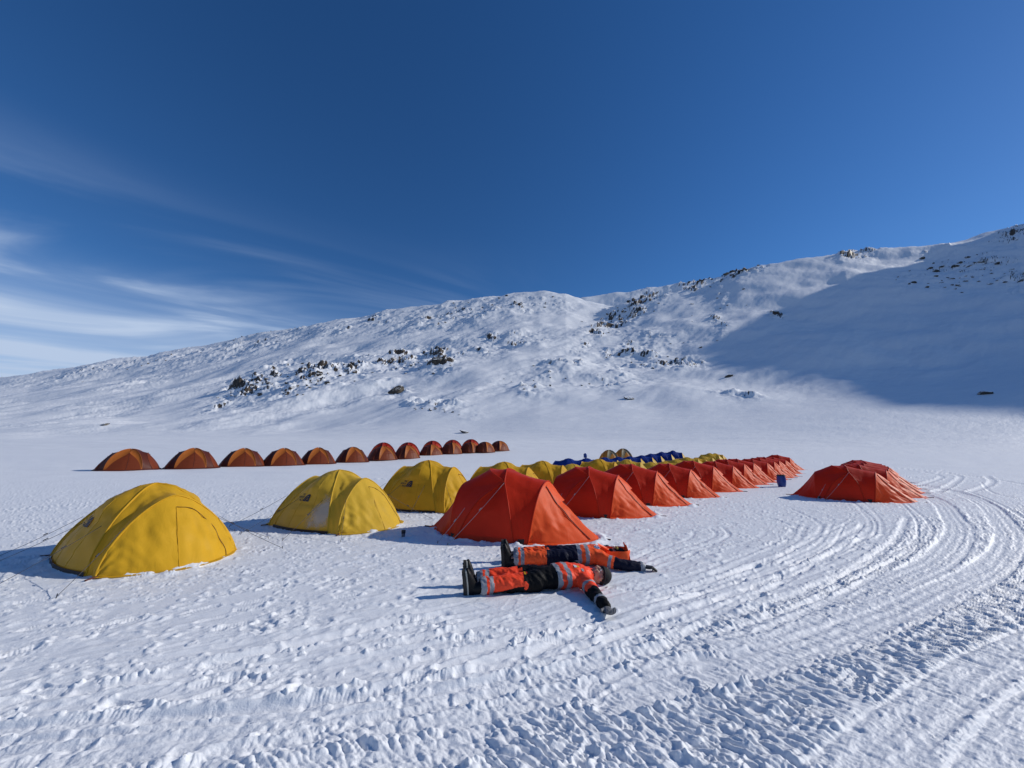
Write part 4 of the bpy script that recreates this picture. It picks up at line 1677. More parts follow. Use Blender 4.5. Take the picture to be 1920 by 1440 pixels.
def cloth_folds(V, N_, amp, seed, sx=1.0):
    x, y, z = V[:, 0], V[:, 1], V[:, 2]
    th = np.arctan2(z - .1, y)
    f = ridged(x * 9 * sx + y * 5, y * 7 + z * 9 + x * 3, 3, 300 + seed, .55) * .5
    g = perlin(x * 16 + z * 7, y * 14 - z * 6, 310 + seed)
    h = perlin(x * 5, y * 5 + z * 5, 320 + seed)
    d = amp * (f * .9 + g * .5 + h * .8 - .4)
    V = V + N_ * d[:, None]
    V[:, 2] = np.maximum(V[:, 2], -.03)
    return V


PM = dict(
    skin=solid('skin', (0.46, 0.25, 0.17), .5, vary=.1),
    hvo=solid('bright_orange_shell', (1.0, 0.075, 0.022), .5, bump=.25, scale=30, vary=.06, spec=.25),
    hvo2=solid('bright_orange_shell_far', (1.0, 0.115, 0.022), .5, bump=.25, scale=30, vary=.06, spec=.25),
    blk=solid('black_shell', (0.005, 0.005, 0.006), .6, bump=.3, scale=30, spec=.12),
    nvy=solid('navy_shell', (0.006, 0.007, 0.022), .6, bump=.3, scale=30, spec=.15),
    refl=solid('grey_reflective_tape', (0.30, 0.31, 0.33), .45, bump=.2, scale=60, vary=.15),
    boot=solid('black_boot', (0.007, 0.007, 0.008), .5, bump=.3, spec=.2),
    sole=solid('boot_sole', (0.03, 0.028, 0.024), .7),
    rand=solid('pale_boot_trim', (0.42, 0.40, 0.34), .6),
    glove=solid('grey_glove', (0.14, 0.14, 0.15), .7, bump=.5, scale=50),
    gblk=solid('black_glove', (0.012, 0.012, 0.014), .5),
    hat=solid('black_hat', (0.007, 0.007, 0.009), .8, bump=.5, scale=60),
    lens=solid('yellow_goggle_lens', (0.42, 0.33, 0.03), .15, spec=.8),
    hair=solid('dark_hair', (0.02, 0.014, 0.01), .7),
    badge=solid('white_badge', (0.7, 0.7, 0.72), .6),
    bblue=solid('blue_badge_print', (0.02, 0.05, 0.25), .6),
    eye=solid('eye_white', (0.6, 0.6, 0.58), .3),
)


def make_hand(parent, name, wrist, direc, palmdown, mat, curl=.5, scale=1.0, side=1):
    """glove with palm, four fingers of different length and a thumb"""
    d = Vector(direc).normalized()
    up = Vector((0, 0, 1))
    s_ = d.cross(up).normalized() * side
    up = s_.cross(d).normalized() * side
    if up.z < 0:
        up = -up
    w = Vector(wrist)
    parts = []
    S = scale
    parts.append(rings_mesh([w - d * .03, w + d * .02 * S, w + d * .055 * S, w + d * .095 * S], [.034 * S, .037 * S, .044 * S, .042 * S], [.027, .023 * S, .019 * S, .016 * S], tuple(s_)))
    for i, (off, ln, cu) in enumerate([(-.033, .070, .55), (-.011, .080, .45), (.011, .074, .65), (.031, .058, .8)]):
        p = w + d * .088 * S + s_ * off * S
        sp = s_ * (off * 1.3)
        a = cu * curl
        pts = [p]
        dd = (d + sp * 1.5).normalized()
        for j_, fr in enumerate((.42, .32, .26)):
            ang = a * (j_ + .6)
            v = dd * math.cos(ang) + up * math.sin(ang) * (1 if palmdown < 0 else -1)
            pts.append(pts[-1] + v * ln * fr * S * 1.05)
        parts.append(limb([tuple(q) for q in pts], [.0115 * S, .0112 * S, .0105 * S, .009 * S], tuple(s_), k=3))
    p = w + d * .03 * S - s_ * .034 * S
    q = p + (d * .5 - s_ * .75).normalized() * .034 * S + up * .004
    r_ = q + (d * .9 - s_ * .35).normalized() * .030 * S + up * .006
    parts.append(limb([tuple(p), tuple(q), tuple(r_)], [.015 * S, .013 * S, .0105 * S], tuple(s_), k=3))
    V, N_, F = fuse(parts, .0045, 2)
    return build_part(name, V, F, mat, parent)


def make_boot(parent, ankle, yaw, lean, sole_m, seed=0):
    """winter boot of a foot pointing up: heel near the snow, toes in the air. lean = toe falls outward"""
    root_parts = []
    a = Vector(ankle)

    def T(x, y, z):
        # x along the leg (towards the toes' side: -x is the sole), z up along the foot
        v = Vector((x, y, z))
        v = Matrix.Rotation(lean, 3, 'X') @ v
        v = Matrix.Rotation(yaw, 3, 'Y') @ v
        return tuple(a + v)
    shaft = rings_mesh([T(.16, 0, .01), T(.09, 0, .0), T(.03, 0, -.005)], [.066, .062, .058], [.070, .066, .060], (0, 1, 0))
    foot = rings_mesh([T(-.005, 0, -.058), T(-.008, 0, -.02), T(-.010, 0, .05), T(-.022, 0, .12), T(-.036, 0, .18), T(-.044, 0, .215)],
                      [.036, .043, .046, .052, .050, .034], [.052, .062, .060, .046, .034, .022], (0, 1, 0))
    V, N_, F = fuse([shaft, foot], .007, 3)
    b = build_part('boot', V, F, PM['boot'], parent)
    # sole: slab following the underside, with lugs
    prof = [(-.085, .030), (-.07, .042), (-.03, .044), (.02, .038), (.07, .045), (.12, .053), (.17, .050), (.21, .036), (.228, .014)]
    for nm, x0, x1, mt, g in (('sole', -.100, -.062, sole_m, 1.0), ('sole_trim', -.066, -.050, PM['rand'] if seed else PM['boot'], 1.05)):
        Vv, Ff = [], []
        k = []
        outl = [(z, w_ * g) for z, w_ in prof] + [(z, -w_ * g) for z, w_ in reversed(prof)]
        n = len(outl)
        for xx in (x0, x1):
            for z, w_ in outl:
                bend = -.012 * (z / .2) ** 2 if z > 0 else 0
                Vv.append(T(xx + .012 + bend, w_, z))
        for i in range(n):
            j_ = (i + 1) % n
            Ff.append((i, j_, n + j_, n + i))
        Ff += [tuple(range(n - 1, -1, -1)), tuple(range(n, 2 * n))]
        if nm == 'sole':
            for zc in np.arange(-.07, .21, .028):
                wv = np.interp(zc, [p[0] for p in prof], [p[1] for p in prof]) * .82
                for sy in (-1, 1):
                    bb = len(Vv)
                    for xx in (x0 - .008, x0 + .001):
                        for (dy, dz_) in ((.006, -.008), (1, -.008), (1, .008), (.006, .008)):
                            yv = sy * (wv * dy if dy == 1 else dy)
                            Vv.append(T(xx + .012 - (.012 * (max(zc, 0) / .2) ** 2), yv, zc + dz_))
                    Ff += [(bb, bb + 1, bb + 2, bb + 3), (bb + 4, bb + 7, bb + 6, bb + 5)] + [(bb + i, bb + 4 + i, bb + 4 + (i + 1) % 4, bb + (i + 1) % 4) for i in range(4)]
        o = build_part(nm, Vv, Ff, mt, b, smooth=False)
    return b


def make_head_parts(hc, yaw=0.0, tilt=0.0):
    """head lying face up; hc centre. local +x is the crown, +z the face"""
    R = Matrix.Rotation(tilt, 3, 'Y') @ Matrix.Rotation(yaw, 3, 'X')
    hc = Vector(hc)

    def T(x, y, z):
        return tuple(hc + R @ Vector((x, y, z)))
    parts = [ball(T(.015, 0, -.012), (.105, .076, .088), R), ball(T(-.05, 0, .02), (.068, .056, .066), R),
             ball(T(-.090, 0, .055), (.024, .024, .022), R), ball(T(.03, 0, .062), (.03, .052, .020), R),
             limb([T(.012, 0, .084), T(-.022, 0, .112), T(-.030, 0, .098)], [.010, .0145, .011], k=3),
             ball(T(-.030, .012, .092), (.009, .009, .009), R), ball(T(-.030, -.012, .092), (.009, .009, .009), R),
             ball(T(-.056, 0, .080), (.006, .022, .011), R), ball(T(-.067, 0, .077), (.007, .019, .011), R),
             ball(T(-.028, .038, .058), (.026, .022, .022), R), ball(T(-.028, -.038, .058), (.026, .022, .022), R),
             ball(T(-.01, .078, .0), (.030, .009, .018), R), ball(T(-.01, -.078, .0), (.030, .009, .018), R),
             limb([T(.03, -.04, .074), T(.034, -.016, .081)], [.007, .006], k=2), limb([T(.03, .04, .074), T(.034, .016, .081)], [.007, .006], k=2)]
    eyes = [ball(T(.012, s_ * .031, .069), (.012, .012, .012), R) for s_ in (-1, 1)]
    return parts, eyes, T, R


def assign(V, F, fn):
    """split faces by class of their centre"""
    C = np.array([np.mean([V[i] for i in f], axis=0) for f in F])
    cls = fn(C)
    out = {}
    for f, c in zip(F, cls):
        out.setdefault(c, []).append(f)
    return out


def person(spec):
    """spec: joints and colours; person lies on the back along local +x, feet at the origin"""
    s = spec
    root_name = 'person'
    # --- body: one continuous skin from head to wrists and ankles
    hp, eyes, HT, HR = make_head_parts(s['head'], s['hyaw'], s['htilt'])
    k = .80
    torso_x = [.82, .95, 1.10, 1.28, 1.40]
    body_parts = hp + [rings_mesh([(x, 0, .115) for x in torso_x], [.155, .135, .15, .165, .13], [.09, .085, .095, .09, .07], (0, 1, 0)),
                       limb([(1.36, 0, .11), (1.47, 0, .105), tuple(Vector(s['head']) + HR @ Vector((-.04, 0, -.02)))], [.065, .056, .058])]
    for sy in (-1, 1):
        L = s['leg', sy]
        body_parts.append(limb(L, [.082, .058, .045]))
        A = s['arm', sy]
        body_parts.append(limb([(1.34, sy * .12, .11)] + list(A), [.058, .052, .040, .031]))
    V, N_, F = fuse(body_parts, .0075, 2)
    body = build_part(root_name, V, F, PM['skin'], None)
    for e in eyes:
        build_part('eye', e[0], e[1], PM['eye'], body)
    # --- trousers and jacket from one padded surface, cut where the garments meet
    suit = [rings_mesh([(x, 0, z) for x, z in zip([.80, .90, 1.02, 1.16, 1.30, 1.40, 1.47], [.125, .13, .135, .14, .14, .13, .125])],
                       [.185, .185, .19, .205, .215, .185, .10], [.115, .12, .128, .132, .125, .108, .085], (0, 1, 0))]
    for sy in (-1, 1):
        L = s['leg', sy]
        h_, kn, an = [np.array(q) for q in L]
        cuff = an + (kn - an) * .20
        suit.append(limb([tuple(h_), tuple(h_ * .5 + kn * .5), tuple(kn), tuple(kn * .5 + an * .5 + (0, 0, .004)), tuple(cuff)], [.118, .108, .094, .090, .094]))
        A = [np.array(q) for q in s['arm', sy]]
        suit.append(limb([(1.32, sy * .10, .125)] + [tuple(q) for q in A], [.10, .088, .070, .060]))
    V, N_, F = fuse(suit, .0085, 2)
    V = cloth_folds(V, N_, .0135, s['seed'])

    segs = {}
    A = {sy: [np.array(q) for q in s['arm', sy]] for sy in (-1, 1)}

    def armparam(C, sy):
        """fraction along the arm of each point, and its distance from it"""
        P = [np.array((1.32, sy * .10, .125))] + A[sy]
        best = np.full(len(C), 9.0)
        fr = np.zeros(len(C))
        L0 = 0
        for a, b in zip(P[:-1], P[1:]):
            ab = b - a
            ln = np.linalg.norm(ab)
            t = np.clip(((C - a) @ ab) / ln ** 2, 0, 1)
            d = np.linalg.norm(C - (a + t[:, None] * ab), axis=1)
            m_ = d < best
            best = np.where(m_, d, best)
            fr = np.where(m_, L0 + t * ln, fr)
            L0 += ln
        return fr, best

    def fn(C):
        x, y, z = C.T
        wob = .006 * perlin(y * 14, z * 14, 333)
        x = x + wob + s.get('skew', 0) * y
        cl = np.full(len(C), 'jacket', dtype=object)
        cl[x < s['waist']] = 'trousers'
        cl[(x > s['waist']) & (x < s['waist'] + .052)] = 'band_low'
        cl[(x > s['waist'] + .105) & (x < s['waist'] + .160)] = 'band_high'
        legc = x < .60
        knee = s['dark_from']
        zig = knee + .05 * (np.sin(y * 45) > .2)
        cl[(x < zig)] = 'trouser_legs'
        cl[(x < .215)] = 'cuff_band'
        cl[(x < .150)] = 'cut'
        cl[(x > .245) & (x < .295)] = 'shin_band'
        if s.get('under'):
            cl[(x > .295) & (x < knee) & (z < .055 + .05 * sstep(x, .3, .6)) & (y < 0)] = 'trousers'
        for sy in (-1, 1):
            fr, d = armparam(C, sy)
            on = (d < .12) & (fr > .17) & (x > s['armx'])
            dark = on & (((fr > .36) | ((z < .10) & (fr > .20))) if s['arm_dark'] == 'under' else (fr > .27))
            cl[on] = np.where(cl[on] == 'trousers', 'jacket', cl[on])
            m_ = on & np.isin(cl, ['band_low', 'band_high'])
            cl[m_] = 'jacket'
            cl[dark] = 'sleeve_lower'
            cl[on & (fr > s['ab'][0]) & (fr < s['ab'][0] + .045)] = 'sleeve_band'
            cl[on & (fr > s['ab'][1]) & (fr < s['ab'][1] + .045)] = 'wrist_band'
        return cl
    groups = assign(V, F, fn)
    mats = {'jacket': s['bright'], 'trousers': s['dark'], 'trouser_legs': s['bright'], 'sleeve_lower': s['dark']}
    nm = {'band_low': 'reflective_band', 'band_high': 'reflective_band', 'cuff_band': 'reflective_band', 'shin_band': 'reflective_band', 'sleeve_band': 'reflective_band', 'wrist_band': 'reflective_band',
          'jacket': 'jacket', 'trousers': 'trousers', 'trouser_legs': 'trouser_leg', 'sleeve_lower': 'sleeve'}
    objs = {}
    groups.pop('cut', None)
    for c, fs in groups.items():
        if c in ('cuff_band', 'shin_band', 'trouser_legs', 'sleeve_band', 'wrist_band', 'sleeve_lower'):
            ys_ = np.array([np.mean([V[i][1] for i in f]) for f in fs])
            for sy in (-1, 1):
                sub = [f for f, yv in zip(fs, ys_) if (yv < 0) == (sy < 0)]
                if sub:
                    objs[c, sy] = build_part(nm[c], V, sub, mats.get(c, PM['refl']), body)
        else:
            objs[c] = build_part(nm[c], V, fs, mats.get(c, PM['refl']), body)
    # --- collar
    cc = []
    for i, t in enumerate(np.linspace(0, 1, 6)):
        cc.append((t,))
    c = Cloth()
    th = np.linspace(0, 2 * math.pi, 33)
    rows_ = []
    for t in np.linspace(0, 1, 6):
        x = 1.41 + .10 * t
        fl = .006 * np.sin(th * 5 + 1)
        rows_.append(np.stack([x + .02 * np.cos(th * 1) * 0 + fl - .02 * t * (np.sin(th) > .5), (.098 - .008 * t + fl) * np.cos(th), .125 + (.092 - .004 * t + fl) * np.sin(th)], 1))
    c.add(np.array(rows_))
    c.build('collar', s['bright'], body)
    # --- boots and gloves
    for sy in (-1, 1):
        an = s['leg', sy][2]
        make_boot(body, (an[0] - .045, an[1], .085), s['toe', sy], s['splay', sy], PM['sole'], s['trim'])
        w = Vector(s['arm', sy][-1])
        d = w - Vector(s['arm', sy][-2])
        make_hand(body, 'glove', w + d.normalized() * .015, d, s['palm'], s['glove'], .9, 1.12, side=sy)
    return body, HT, HR


near = dict(seed=3, head=(1.60, -.02, .125), hyaw=.15, htilt=-.10, waist=1.03, dark_from=.63, under=True, skew=.10, armx=.9, arm_dark='under', ab=(.225, .535), palm=-1, trim=1,
            bright=PM['hvo'], dark=PM['blk'], glove=PM['glove'])
near.update({('leg', -1): [(.84, -.095, .12), (.47, -.125, .12), (.12, -.135, .10)], ('leg', 1): [(.84, .095, .12), (.47, .115, .125), (.12, .12, .10)],
             ('arm', -1): [(1.35, -.19, .125), (1.37, -.49, .085), (1.37, -.78, .065)], ('arm', 1): [(1.35, .19, .125), (1.42, .42, .08), (1.52, .64, .06)],
             ('toe', -1): -.06, ('toe', 1): .04, ('splay', -1): .20, ('splay', 1): -.14})
p1, HT, HR = person(near)
# black hat pulled over the crown, with a folded rim
hatv = ball(HT(.045, 0, -.012), (.108, .092, .104), HR)
hv = [(v, f) for v, f in [hatv]]
Vh, Fh = hatv
cut = [f for f in Fh if np.mean([(HR.transposed() @ (Vector(Vh[i]) - Vector(HT(0, 0, 0)))).x + .45 * (HR.transposed() @ (Vector(Vh[i]) - Vector(HT(0, 0, 0)))).z * -1 for i in f]) > .010]
hat = build_part('hat', Vh, cut, PM['hat'], p1)
rim = []
for a in np.linspace(0, 2 * math.pi, 30):
    rim.append(HT(.03 + .030 * math.sin(a), .087 * math.cos(a), -.012 + .096 * math.sin(a)))
ribbon('hat_rim', rim, .014, PM['hat'], hat, 8)
# dark beard, made fuller to stand in for the dimness of the face
V_, F_ = ball(HT(-.072, 0, .030), (.036, .052, .044), HR)
build_part('beard', V_, F_, PM['hair'], p1)
P_ = Cloth()
for i, (x0, x1, y0, y1) in enumerate(((1.275, 1.325, -.02, .045), )):
    pass


def badge(parent, cx, cy, r, zt, mat, ring, name='badge'):
    V, F = [], []
    n = 24
    for k_, (rr, dz_) in enumerate(((0, .004), (r * .72, .003), (r, .0))):
        for i in range(n):
            a = 2 * math.pi * i / n
            yy = cy + rr * math.sin(a)
            V.append((cx + rr * math.cos(a), yy, zt - 1.7 * max(0, abs(yy) - .05) ** 1.6 + dz_))
    F = [(n * k_ + i, n * k_ + (i + 1) % n, n * (k_ + 1) + (i + 1) % n, n * (k_ + 1) + i) for k_ in (0, 1) for i in range(n)]
    return build_part(name, V, F, mat, parent)


def patch_on(parent, name, mat, x0, x1, y0, y1, host, off=.006, n=6):
    """small print lying on the jacket, cast down onto it"""
    vs = []
    fs = []
    for ob in host:
        b = len(vs)
        vs += [tuple(v.co) for v in ob.data.vertices]
        fs += [tuple(i + b for i in p.vertices) for p in ob.data.polygons]
    bvh = BVHTree.FromPolygons(vs, fs)
    V, F = [], []
    for i in range(n):
        for j_ in range(n):
            x = x0 + (x1 - x0) * i / (n - 1)
            y = y0 + (y1 - y0) * j_ / (n - 1)
            h = bvh.ray_cast(Vector((x, y, 1)), Vector((0, 0, -1)))
            z = h[0].z if h[0] is not None else .25
            nn = h[1] if h[0] is not None else Vector((0, 0, 1))
            V.append(Vector((x, y, z)) + nn * off)
    F = [(i * n + j_, (i + 1) * n + j_, (i + 1) * n + j_ + 1, i * n + j_ + 1) for i in range(n - 1) for j_ in range(n - 1)]
    return build_part(name, V, F, mat, parent)


def disc_on(parent, name, mat, cx, cy, r, host, off=.006, poly=None):
    vs, fs = [], []
    for ob in host:
        b = len(vs)
        vs += [tuple(v.co) for v in ob.data.vertices]
        fs += [tuple(i + b for i in p.vertices) for p in ob.data.polygons]
    bvh = BVHTree.FromPolygons(vs, fs)
    V, F = [], []
    pts = poly or [(cx + rr * r * math.cos(a), cy + rr * r * math.sin(a)) for rr in (.02, .5, 1) for a in np.linspace(0, 2 * math.pi, 20, endpoint=False)]
    for x, y in pts:
        h = bvh.ray_cast(Vector((x, y, 1)), Vector((0, 0, -1)))
        V.append((h[0] + h[1] * off) if h[0] is not None else Vector((x, y, .26)))
    if poly:
        F = [tuple(range(len(pts)))]
    else:
        F = [(20 * k_ + i, 20 * k_ + (i + 1) % 20, 20 * (k_ + 1) + (i + 1) % 20, 20 * (k_ + 1) + i) for k_ in (0, 1) for i in range(20)]
    return build_part(name, V, F, mat, parent)


def kids(o, nm):
    return [c for c in o.children if c.name.split('.')[0] in nm]


jk = kids(p1, ('jacket',))
patch_on(p1, 'name_patch', PM['badge'], 1.27, 1.30, -.11, -.045, jk)
patch_on(p1, 'name_patch', M['yel'], 1.302, 1.33, -.105, -.05, jk)
patch_on(p1, 'chest_tab', PM['refl'], 1.345, 1.375, -.15, -.10, jk)
patch_on(p1, 'thigh_print', M['yel'], .665, .685, -.16, -.08, kids(p1, ('trousers', 'trouser_leg')))
patch_on(p1, 'thigh_print', M['red'], .69, .70, -.15, -.10, kids(p1, ('trousers', 'trouser_leg')))
a1 = at(866, 1113)
put(p1, a1[0] + .02, a1[1] + .10, 8.5, 1.0, z=0.0)
p1.location.z = ground_z(a1[0] + .8, a1[1] + .25) - .015
tag(p1, 'person in orange and black suit lying nearest the camera, black hat, arm stretched out', 'person', 'two people lying on the snow')

far_ = dict(seed=8, head=(1.60, .0, .13), hyaw=.10, htilt=-.12, waist=1.03, dark_from=.60, under=False, skew=-.02, armx=.9, arm_dark='under2', ab=(.19, .60), palm=1, trim=0,
            bright=PM['hvo2'], dark=PM['nvy'], glove=PM['gblk'])
far_.update({('leg', -1): [(.84, -.095, .12), (.47, -.12, .13), (.12, -.125, .11)], ('leg', 1): [(.84, .095, .12), (.47, .12, .125), (.12, .12, .11)],
             ('arm', -1): [(1.36, -.20, .125), (1.58, -.31, .080), (1.85, -.34, .065)], ('arm', 1): [(1.35, .19, .125), (1.52, .40, .08), (1.62, .58, .06)],
             ('toe', -1): -.02, ('toe', 1): .02, ('splay', -1): .06, ('splay', 1): -.05})
p2, HT, HR = person(far_)
# orange hood: shell under and round the head with a standing rim beyond the crown
c = Cloth()
rows_ = []
for t in np.linspace(0, 1, 16):
    row = []
    for a in np.linspace(-math.pi * .98, -math.pi * .02, 26):
        # from one side under the head to the other
        w_ = .128 + .02 * math.sin(t * math.pi)
        x = 1.44 + .34 * t
        top = .09 + .05 * t
        r = 1.0 if t < .8 else math.sqrt(max(0, 1 - ((t - .8) / .22) ** 2)) * .9 + .1
        rr_ = w_ * r
        yy = rr_ * math.cos(a)
        zz = .145 + .150 * math.sin(a) * (1 if t < .8 else r)
        lip = max(0, abs(math.cos(a)) - .75) * .30
        row.append((x + .006 * math.sin(a * 7 + t * 9), yy + .006 * math.sin(t * 12 + a * 3), max(zz + lip, -.01) + .004 * math.sin(a * 9)))
    rows_.append(row)
c.add(np.array(rows_))
# standing peak behind the crown
rows_ = []
for t in np.linspace(0, 1, 8):
    rows_.append([(1.775 + .012 * math.sin(a * 2) - .045 * t * t, .105 * math.cos(a) * (1 - .25 * t), .04 + .24 * t + .0 * a) for a in np.linspace(math.pi, 0, 18)])
c.add(np.array(rows_))
c.build('hood', PM['hvo2'], p2)
c = Cloth()
for sy in (-1, 1):
    rows_ = []
    for t in np.linspace(0, 1, 8):
        rows_.append([(1.405 + .16 * q - .05 * t, sy * (.06 + .06 * q + .01 * t), .19 + .085 * t * (1 - .6 * q) - .03 * q) for q in np.linspace(0, 1, 8)])
    c.add(np.array(rows_))
c.build('collar_flap', PM['hvo2'], p2)
# yellow goggles over the eyes, dark hat
V_, F_ = ball(HT(.020, 0, .052), (.034, .074, .052), HR)
fr_ = build_part('goggles', V_, F_, PM['hat'], p2)
V_, F_ = ball(HT(.022, 0, .066), (.026, .060, .048), HR)
build_part('lens', V_, F_, PM['lens'], fr_)
V_, F_ = ball(HT(-.060, 0, .035), (.040, .058, .058), HR)
build_part('face_mask', V_, F_, PM['hat'], p2)
V_, F_ = ball(HT(.065, 0, -.01), (.085, .086, .094), HR)
build_part('hat', V_, F_, PM['hat'], p2)
jk = kids(p2, ('jacket',))
disc_on(p2, 'round_badge', PM['badge'], 1.315, -.075, .040, jk, .005)
bd = [o for o in p2.children if o.name.startswith('round_badge')][0]
disc_on(bd, 'badge_print', PM['bblue'], 1.315, -.075, .031, jk, .008)
for (ax_, ay_, bx_, by_) in ((1.295, -.090, 1.335, -.094), (1.297, -.072, 1.337, -.062), (1.302, -.058, 1.325, -.052)):
    disc_on(bd, 'badge_stripe', PM['badge'], 0, 0, 0, jk, .011, poly=[(ax_, ay_), (bx_, by_), (bx_, by_ + .006), (ax_, ay_ + .006)])
a2 = at(938, 1066)
put(p2, a2[0] + .03, a2[1] + .19, 1.5, 1.0, z=0.0)
p2.location.z = ground_z(a2[0] + .8, a2[1] + .25) - .012
tag(p2, 'person in orange and navy suit with raised orange hood, lying behind the other one', 'person', 'two people lying on the snow')

# ------------------------------------------------------------------ barrels and the little bottle
def lathe(prof, sides=40):
    P = np.array(prof, float)
    th = np.linspace(0, 2 * math.pi, sides + 1)
    return np.stack([P[:, 0][:, None] * np.cos(th), P[:, 0][:, None] * np.sin(th), P[:, 1][:, None] + 0 * th], -1)


plastic = solid('blue_plastic', (0.010, 0.050, 0.24), .35, vary=.15)
lidm = solid('black_plastic', (0.01, 0.012, 0.02), .4)
ringm = solid('steel_ring', (0.03, 0.035, 0.05), .4, metal=.6)


def make_barrel():
    r = empty('plastic_barrel')
    c = Cloth()
    c.add(lathe([(0, 0), (.125, 0), (.135, .012), (.148, .06), (.162, .14), (.168, .22), (.168, .30), (.160, .37), (.150, .42), (.146, .44), (.146, .47)]))
    c.build('drum', plastic, r)
    c = Cloth()
    c.add(lathe([(.147, .455), (.160, .458), (.162, .468), (.162, .487), (.152, .492), (.145, .485), (.06, .485), (.055, .492), (0, .492)]))
    c.build('lid', lidm, r)
    c = Cloth()
    c.add(lathe([(.148, .438), (.156, .440), (.158, .450), (.156, .458), (.148, .460)]))
    c.build('clamp_ring', ringm, r)
    for sy in (-1, 1):
        ribbon('handle', [(-.05, sy * .150, .40), (-.045, sy * .178, .395), (0, sy * .184, .39), (.045, sy * .178, .395), (.05, sy * .150, .40)], .007, lidm, r, 6)
    return r


b1 = make_barrel()
x, y = at(1471, 914)
put(b1, x, y + .15, 20, 1.03)
tag(b1, 'small blue plastic barrel on the snow between the two groups of red tents', 'barrel')
b2 = empty('marker_post')
ribbon('post', [(0, 0, -.1), (.01, 0, .6), (0, 0, 1.12)], .028, M['peg'], b2, 10)
c = Cloth()
c.add(lathe([(0, 1.06), (.10, 1.06), (.112, 1.08), (.112, 1.30), (.09, 1.33), (.05, 1.34), (.05, 1.37), (0, 1.37)], 20))
c.build('canister', plastic, b2)
dd = 26.3
put(b2, (1095 - 960) / F_PX * dd, dd, 0, 1.0)
tag(b2, 'dark blue canister on a post sticking up behind the first two blue tents', 'marker')
bt = empty('drink_bottle')
c = Cloth()
c.add(lathe([(0, 0), (.028, 0), (.031, .006), (.031, .060), (.029, .066)], 24))
c.build('bottle_body', solid('grey_bottle', (.10, .11, .14), .35), bt)
c = Cloth()
c.add(lathe([(.030, .058), (.036, .060), (.036, .108), (.032, .114), (0, .115)], 24))
c.build('cap', lidm, bt)
x, y = at(756, 1008)
put(bt, x, y, 0, 1.05)
tag(bt, 'tiny dark bottle standing in the snow between a yellow and the nearest red tent', 'bottle')

# ------------------------------------------------------------------ boulders on the slope
rockm = bpy.data.materials.new('dark_rock_with_snow')
rockm.use_nodes = True
N = NT(rockm.node_tree)
out = N.n('ShaderNodeOutputMaterial')
bs = N.n('ShaderNodeBsdfPrincipled', i_Roughness=.85)
N.l(bs, 0, out, 0)
tc = N.n('ShaderNodeTexCoord')
geo = N.n('ShaderNodeNewGeometry')
sx = N.n('ShaderNodeSeparateXYZ')
N.l(geo, 'Normal', sx, 0)
n1 = N.n('ShaderNodeTexNoise', i_Scale=2.2, i_Detail=6.0, i_Roughness=.7)
N.l(tc, 'Object', n1, 0)
s_ = N.math('ADD', sx.outputs[2], N.math('MULTIPLY', N.math('SUBTRACT', n1.outputs[0], .5), .9))
f = N.smooth(s_, .56, .66)
rc = N.ramp(n1.outputs[0], [(.3, (.018, .016, .014)), (.5, (.045, .039, .033)), (.72, (.17, .14, .10))])
mx = N.n('ShaderNodeMix', data_type='RGBA')
N.t.links.new(f, mx.inputs[0])
N.t.links.new(rc, mx.inputs[6])
mx.inputs[7].default_value = (.83, .845, .865, 1)
N.t.links.new(mx.outputs[2], bs.inputs['Base Color'])
bp = N.n('ShaderNodeBump', i_Strength=.8, i_Distance=.25)
N.l(n1, 0, bp, 'Height')
N.l(bp, 0, bs, 'Normal')


def boulder_mesh(seed, snowcap=False):
    n, m_ = 22, 34
    ph = np.linspace(0, math.pi, n)[:, None]
    th = np.linspace(0, 2 * math.pi, m_)[None, :]
    x = np.sin(ph) * np.cos(th)
    y = np.sin(ph) * np.sin(th)
    z = np.cos(ph) + 0 * th
    r = np.random.RandomState(seed)
    rad = np.full(x.shape, 1.25)
    # cut by random planes for broken, angular faces
    for _ in range(13):
        d = r.randn(3)
        d[2] *= .7
        d /= np.linalg.norm(d)
        dist = r.uniform(.55, .95)
        c = x * d[0] + y * d[1] + z * d[2]
        rad = np.minimum(rad, np.where(c > .05, dist / np.maximum(c, .05), 9))
    rad = rad * (1 + .07 * fbm(x * 3 + seed + z, y * 3 + z * 2, 3, 400))
    P = np.stack([x * rad, y * rad * .8, z * rad * .62], -1)
    P[:, -1] = P[:, 0]
    return mesh_np('boulder', P.reshape(-1, 3), grid_quads(n, m_), [rockm], False)


RM = [boulder_mesh(s_) for s_ in (1, 2, 3, 4, 5, 6, 7, 8)]
rr = random.Random(12)


def boulder(px, py, wpx, mi, rz=None, sz=1.0, sink=.25, label=None, group=None):
    x, y, z = ground_far(px, py)
    o = link('boulder', RM[mi % 8])
    w = wpx * y / F_PX / 2.0
    o.scale = (w, w * rr.uniform(.7, 1.0), w * sz)
    o.rotation_euler = (rr.uniform(-.2, .2), rr.uniform(-.25, .25), rr.uniform(0, 6.28) if rz is None else rz)
    o.location = (x, y + w * .2, z + w * sz * (.62 - sink) * .6)
    return tag(o, label, 'boulder', group)


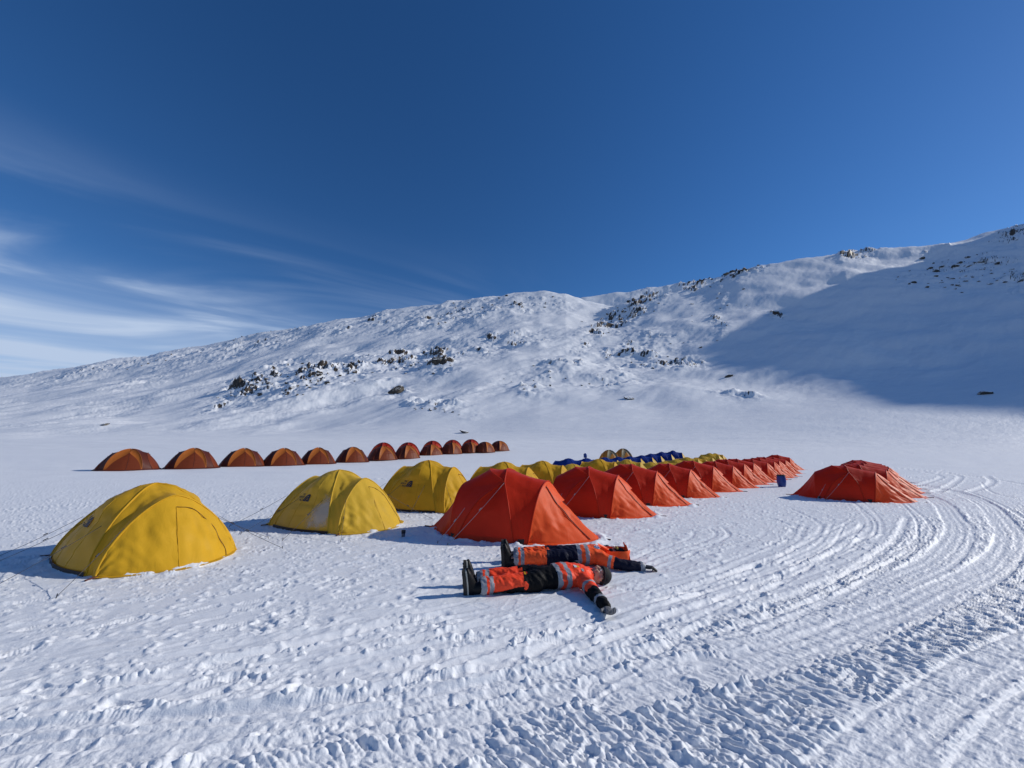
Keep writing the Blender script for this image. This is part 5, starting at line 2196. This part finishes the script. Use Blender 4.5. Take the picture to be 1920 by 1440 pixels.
boulder(871, 812, 20, 0, .3, .55, .2, 'lone dark rock half buried in the plain above the right end of the round-tent row', None)
boulder(741, 737, 30, 1, .2, 1.0, .1, 'large pale brown boulder on its own at the foot of the lower outcrops', None)
boulder(820, 683, 30, 2, .2, 1.15, .1, 'biggest dark boulder high in the outcrops left of the middle of the slope', None)
boulder(1180, 748, 22, 3, .2, .6, .2, 'dark rock low on the slope, straight above the two amber tents', None)
boulder(1369, 707, 16, 4, .2, .7, .2, 'single dark rock in open snow at the edge of the big hill shadow', None)
boulder(1850, 739, 26, 5, .1, .5, .2, 'flat dark rock low in the hill shadow near the right edge', None)
boulder(1456, 588, 15, 6, .2, 1.1, .2, 'small upright dark rock alone in the middle of the shaded upper slope', None)
boulder(193, 798, 18, 7, .1, .35, .3, 'low flat dark rock in the plain above the leftmost round tents', None)
CL = [
    ('dark rock of the outcrop at the left end of the lower slope', 'rocks of the left lower outcrop', 480, 724, 75, 15, 20, 28, (3, 12)),
    ('dark rock of the broken band in the lower slope right of the left outcrop', 'rocks of the lower broken band', 590, 715, 75, 20, 8, 32, (3, 14)),
    ('dark rock on the snowy knoll just left of the middle of the lower slope', 'rocks of the middle knoll', 780, 682, 75, 20, 8, 26, (3, 11)),
    ('small dark rock of the thin line of rocks near the foot of the slope', 'rocks near the foot of the slope', 812, 770, 50, 7, -6, 12, (4, 10)),
    ('small dark rock on the rounded central summit', 'rocks of the central summit', 900, 578, 130, 22, 8, 30, (2.5, 8)),
    ('dark rock on the rib that climbs from the gully towards the right ridge', 'rocks of the gully rib', 1165, 592, 70, 22, 32, 28, (3, 9)),
    ('dark rock scattered on the slope below the gully', 'rocks below the gully', 1225, 668, 90, 26, 5, 14, (4, 10)),
    ('dark rock of the group high on the shaded slope near the right edge', 'rocks high on the right slope', 1800, 515, 115, 36, 3, 62, (3.5, 15)),
    ('dark rock along the crest of the right ridge', 'rocks along the right crest', 1350, 517, 90, 5, 14, 22, (5, 13)),
    ('small dark rock in the middle of the shaded upper slope', 'rocks of the shaded slope', 1365, 585, 60, 60, 60, 12, (3, 8)),
    ('small rock along the left skyline of the hill', 'rocks along the left skyline', 330, 668, 260, 7, 15, 16, (3, 8)),
    ('small rock on the open lower slope right of the middle', 'rocks of the open lower slope', 1050, 720, 200, 30, 0, 12, (3, 7)),
]
for (lab, grp, cx, cy, rx, ry, tl, n, (w0, w1)) in CL:
    a = math.radians(tl)
    for i in range(n):
        ux, uy = rr.gauss(0, .5), rr.gauss(0, .5)
        px_ = cx + ux * rx * math.cos(a) + uy * ry * math.sin(a)
        py_ = cy - ux * rx * math.sin(a) + uy * ry * math.cos(a)
        w = w0 + (w1 - w0) * rr.random() ** 2
        boulder(px_, py_, w, rr.randrange(8), None, rr.uniform(.45, .9), .32, lab, grp)
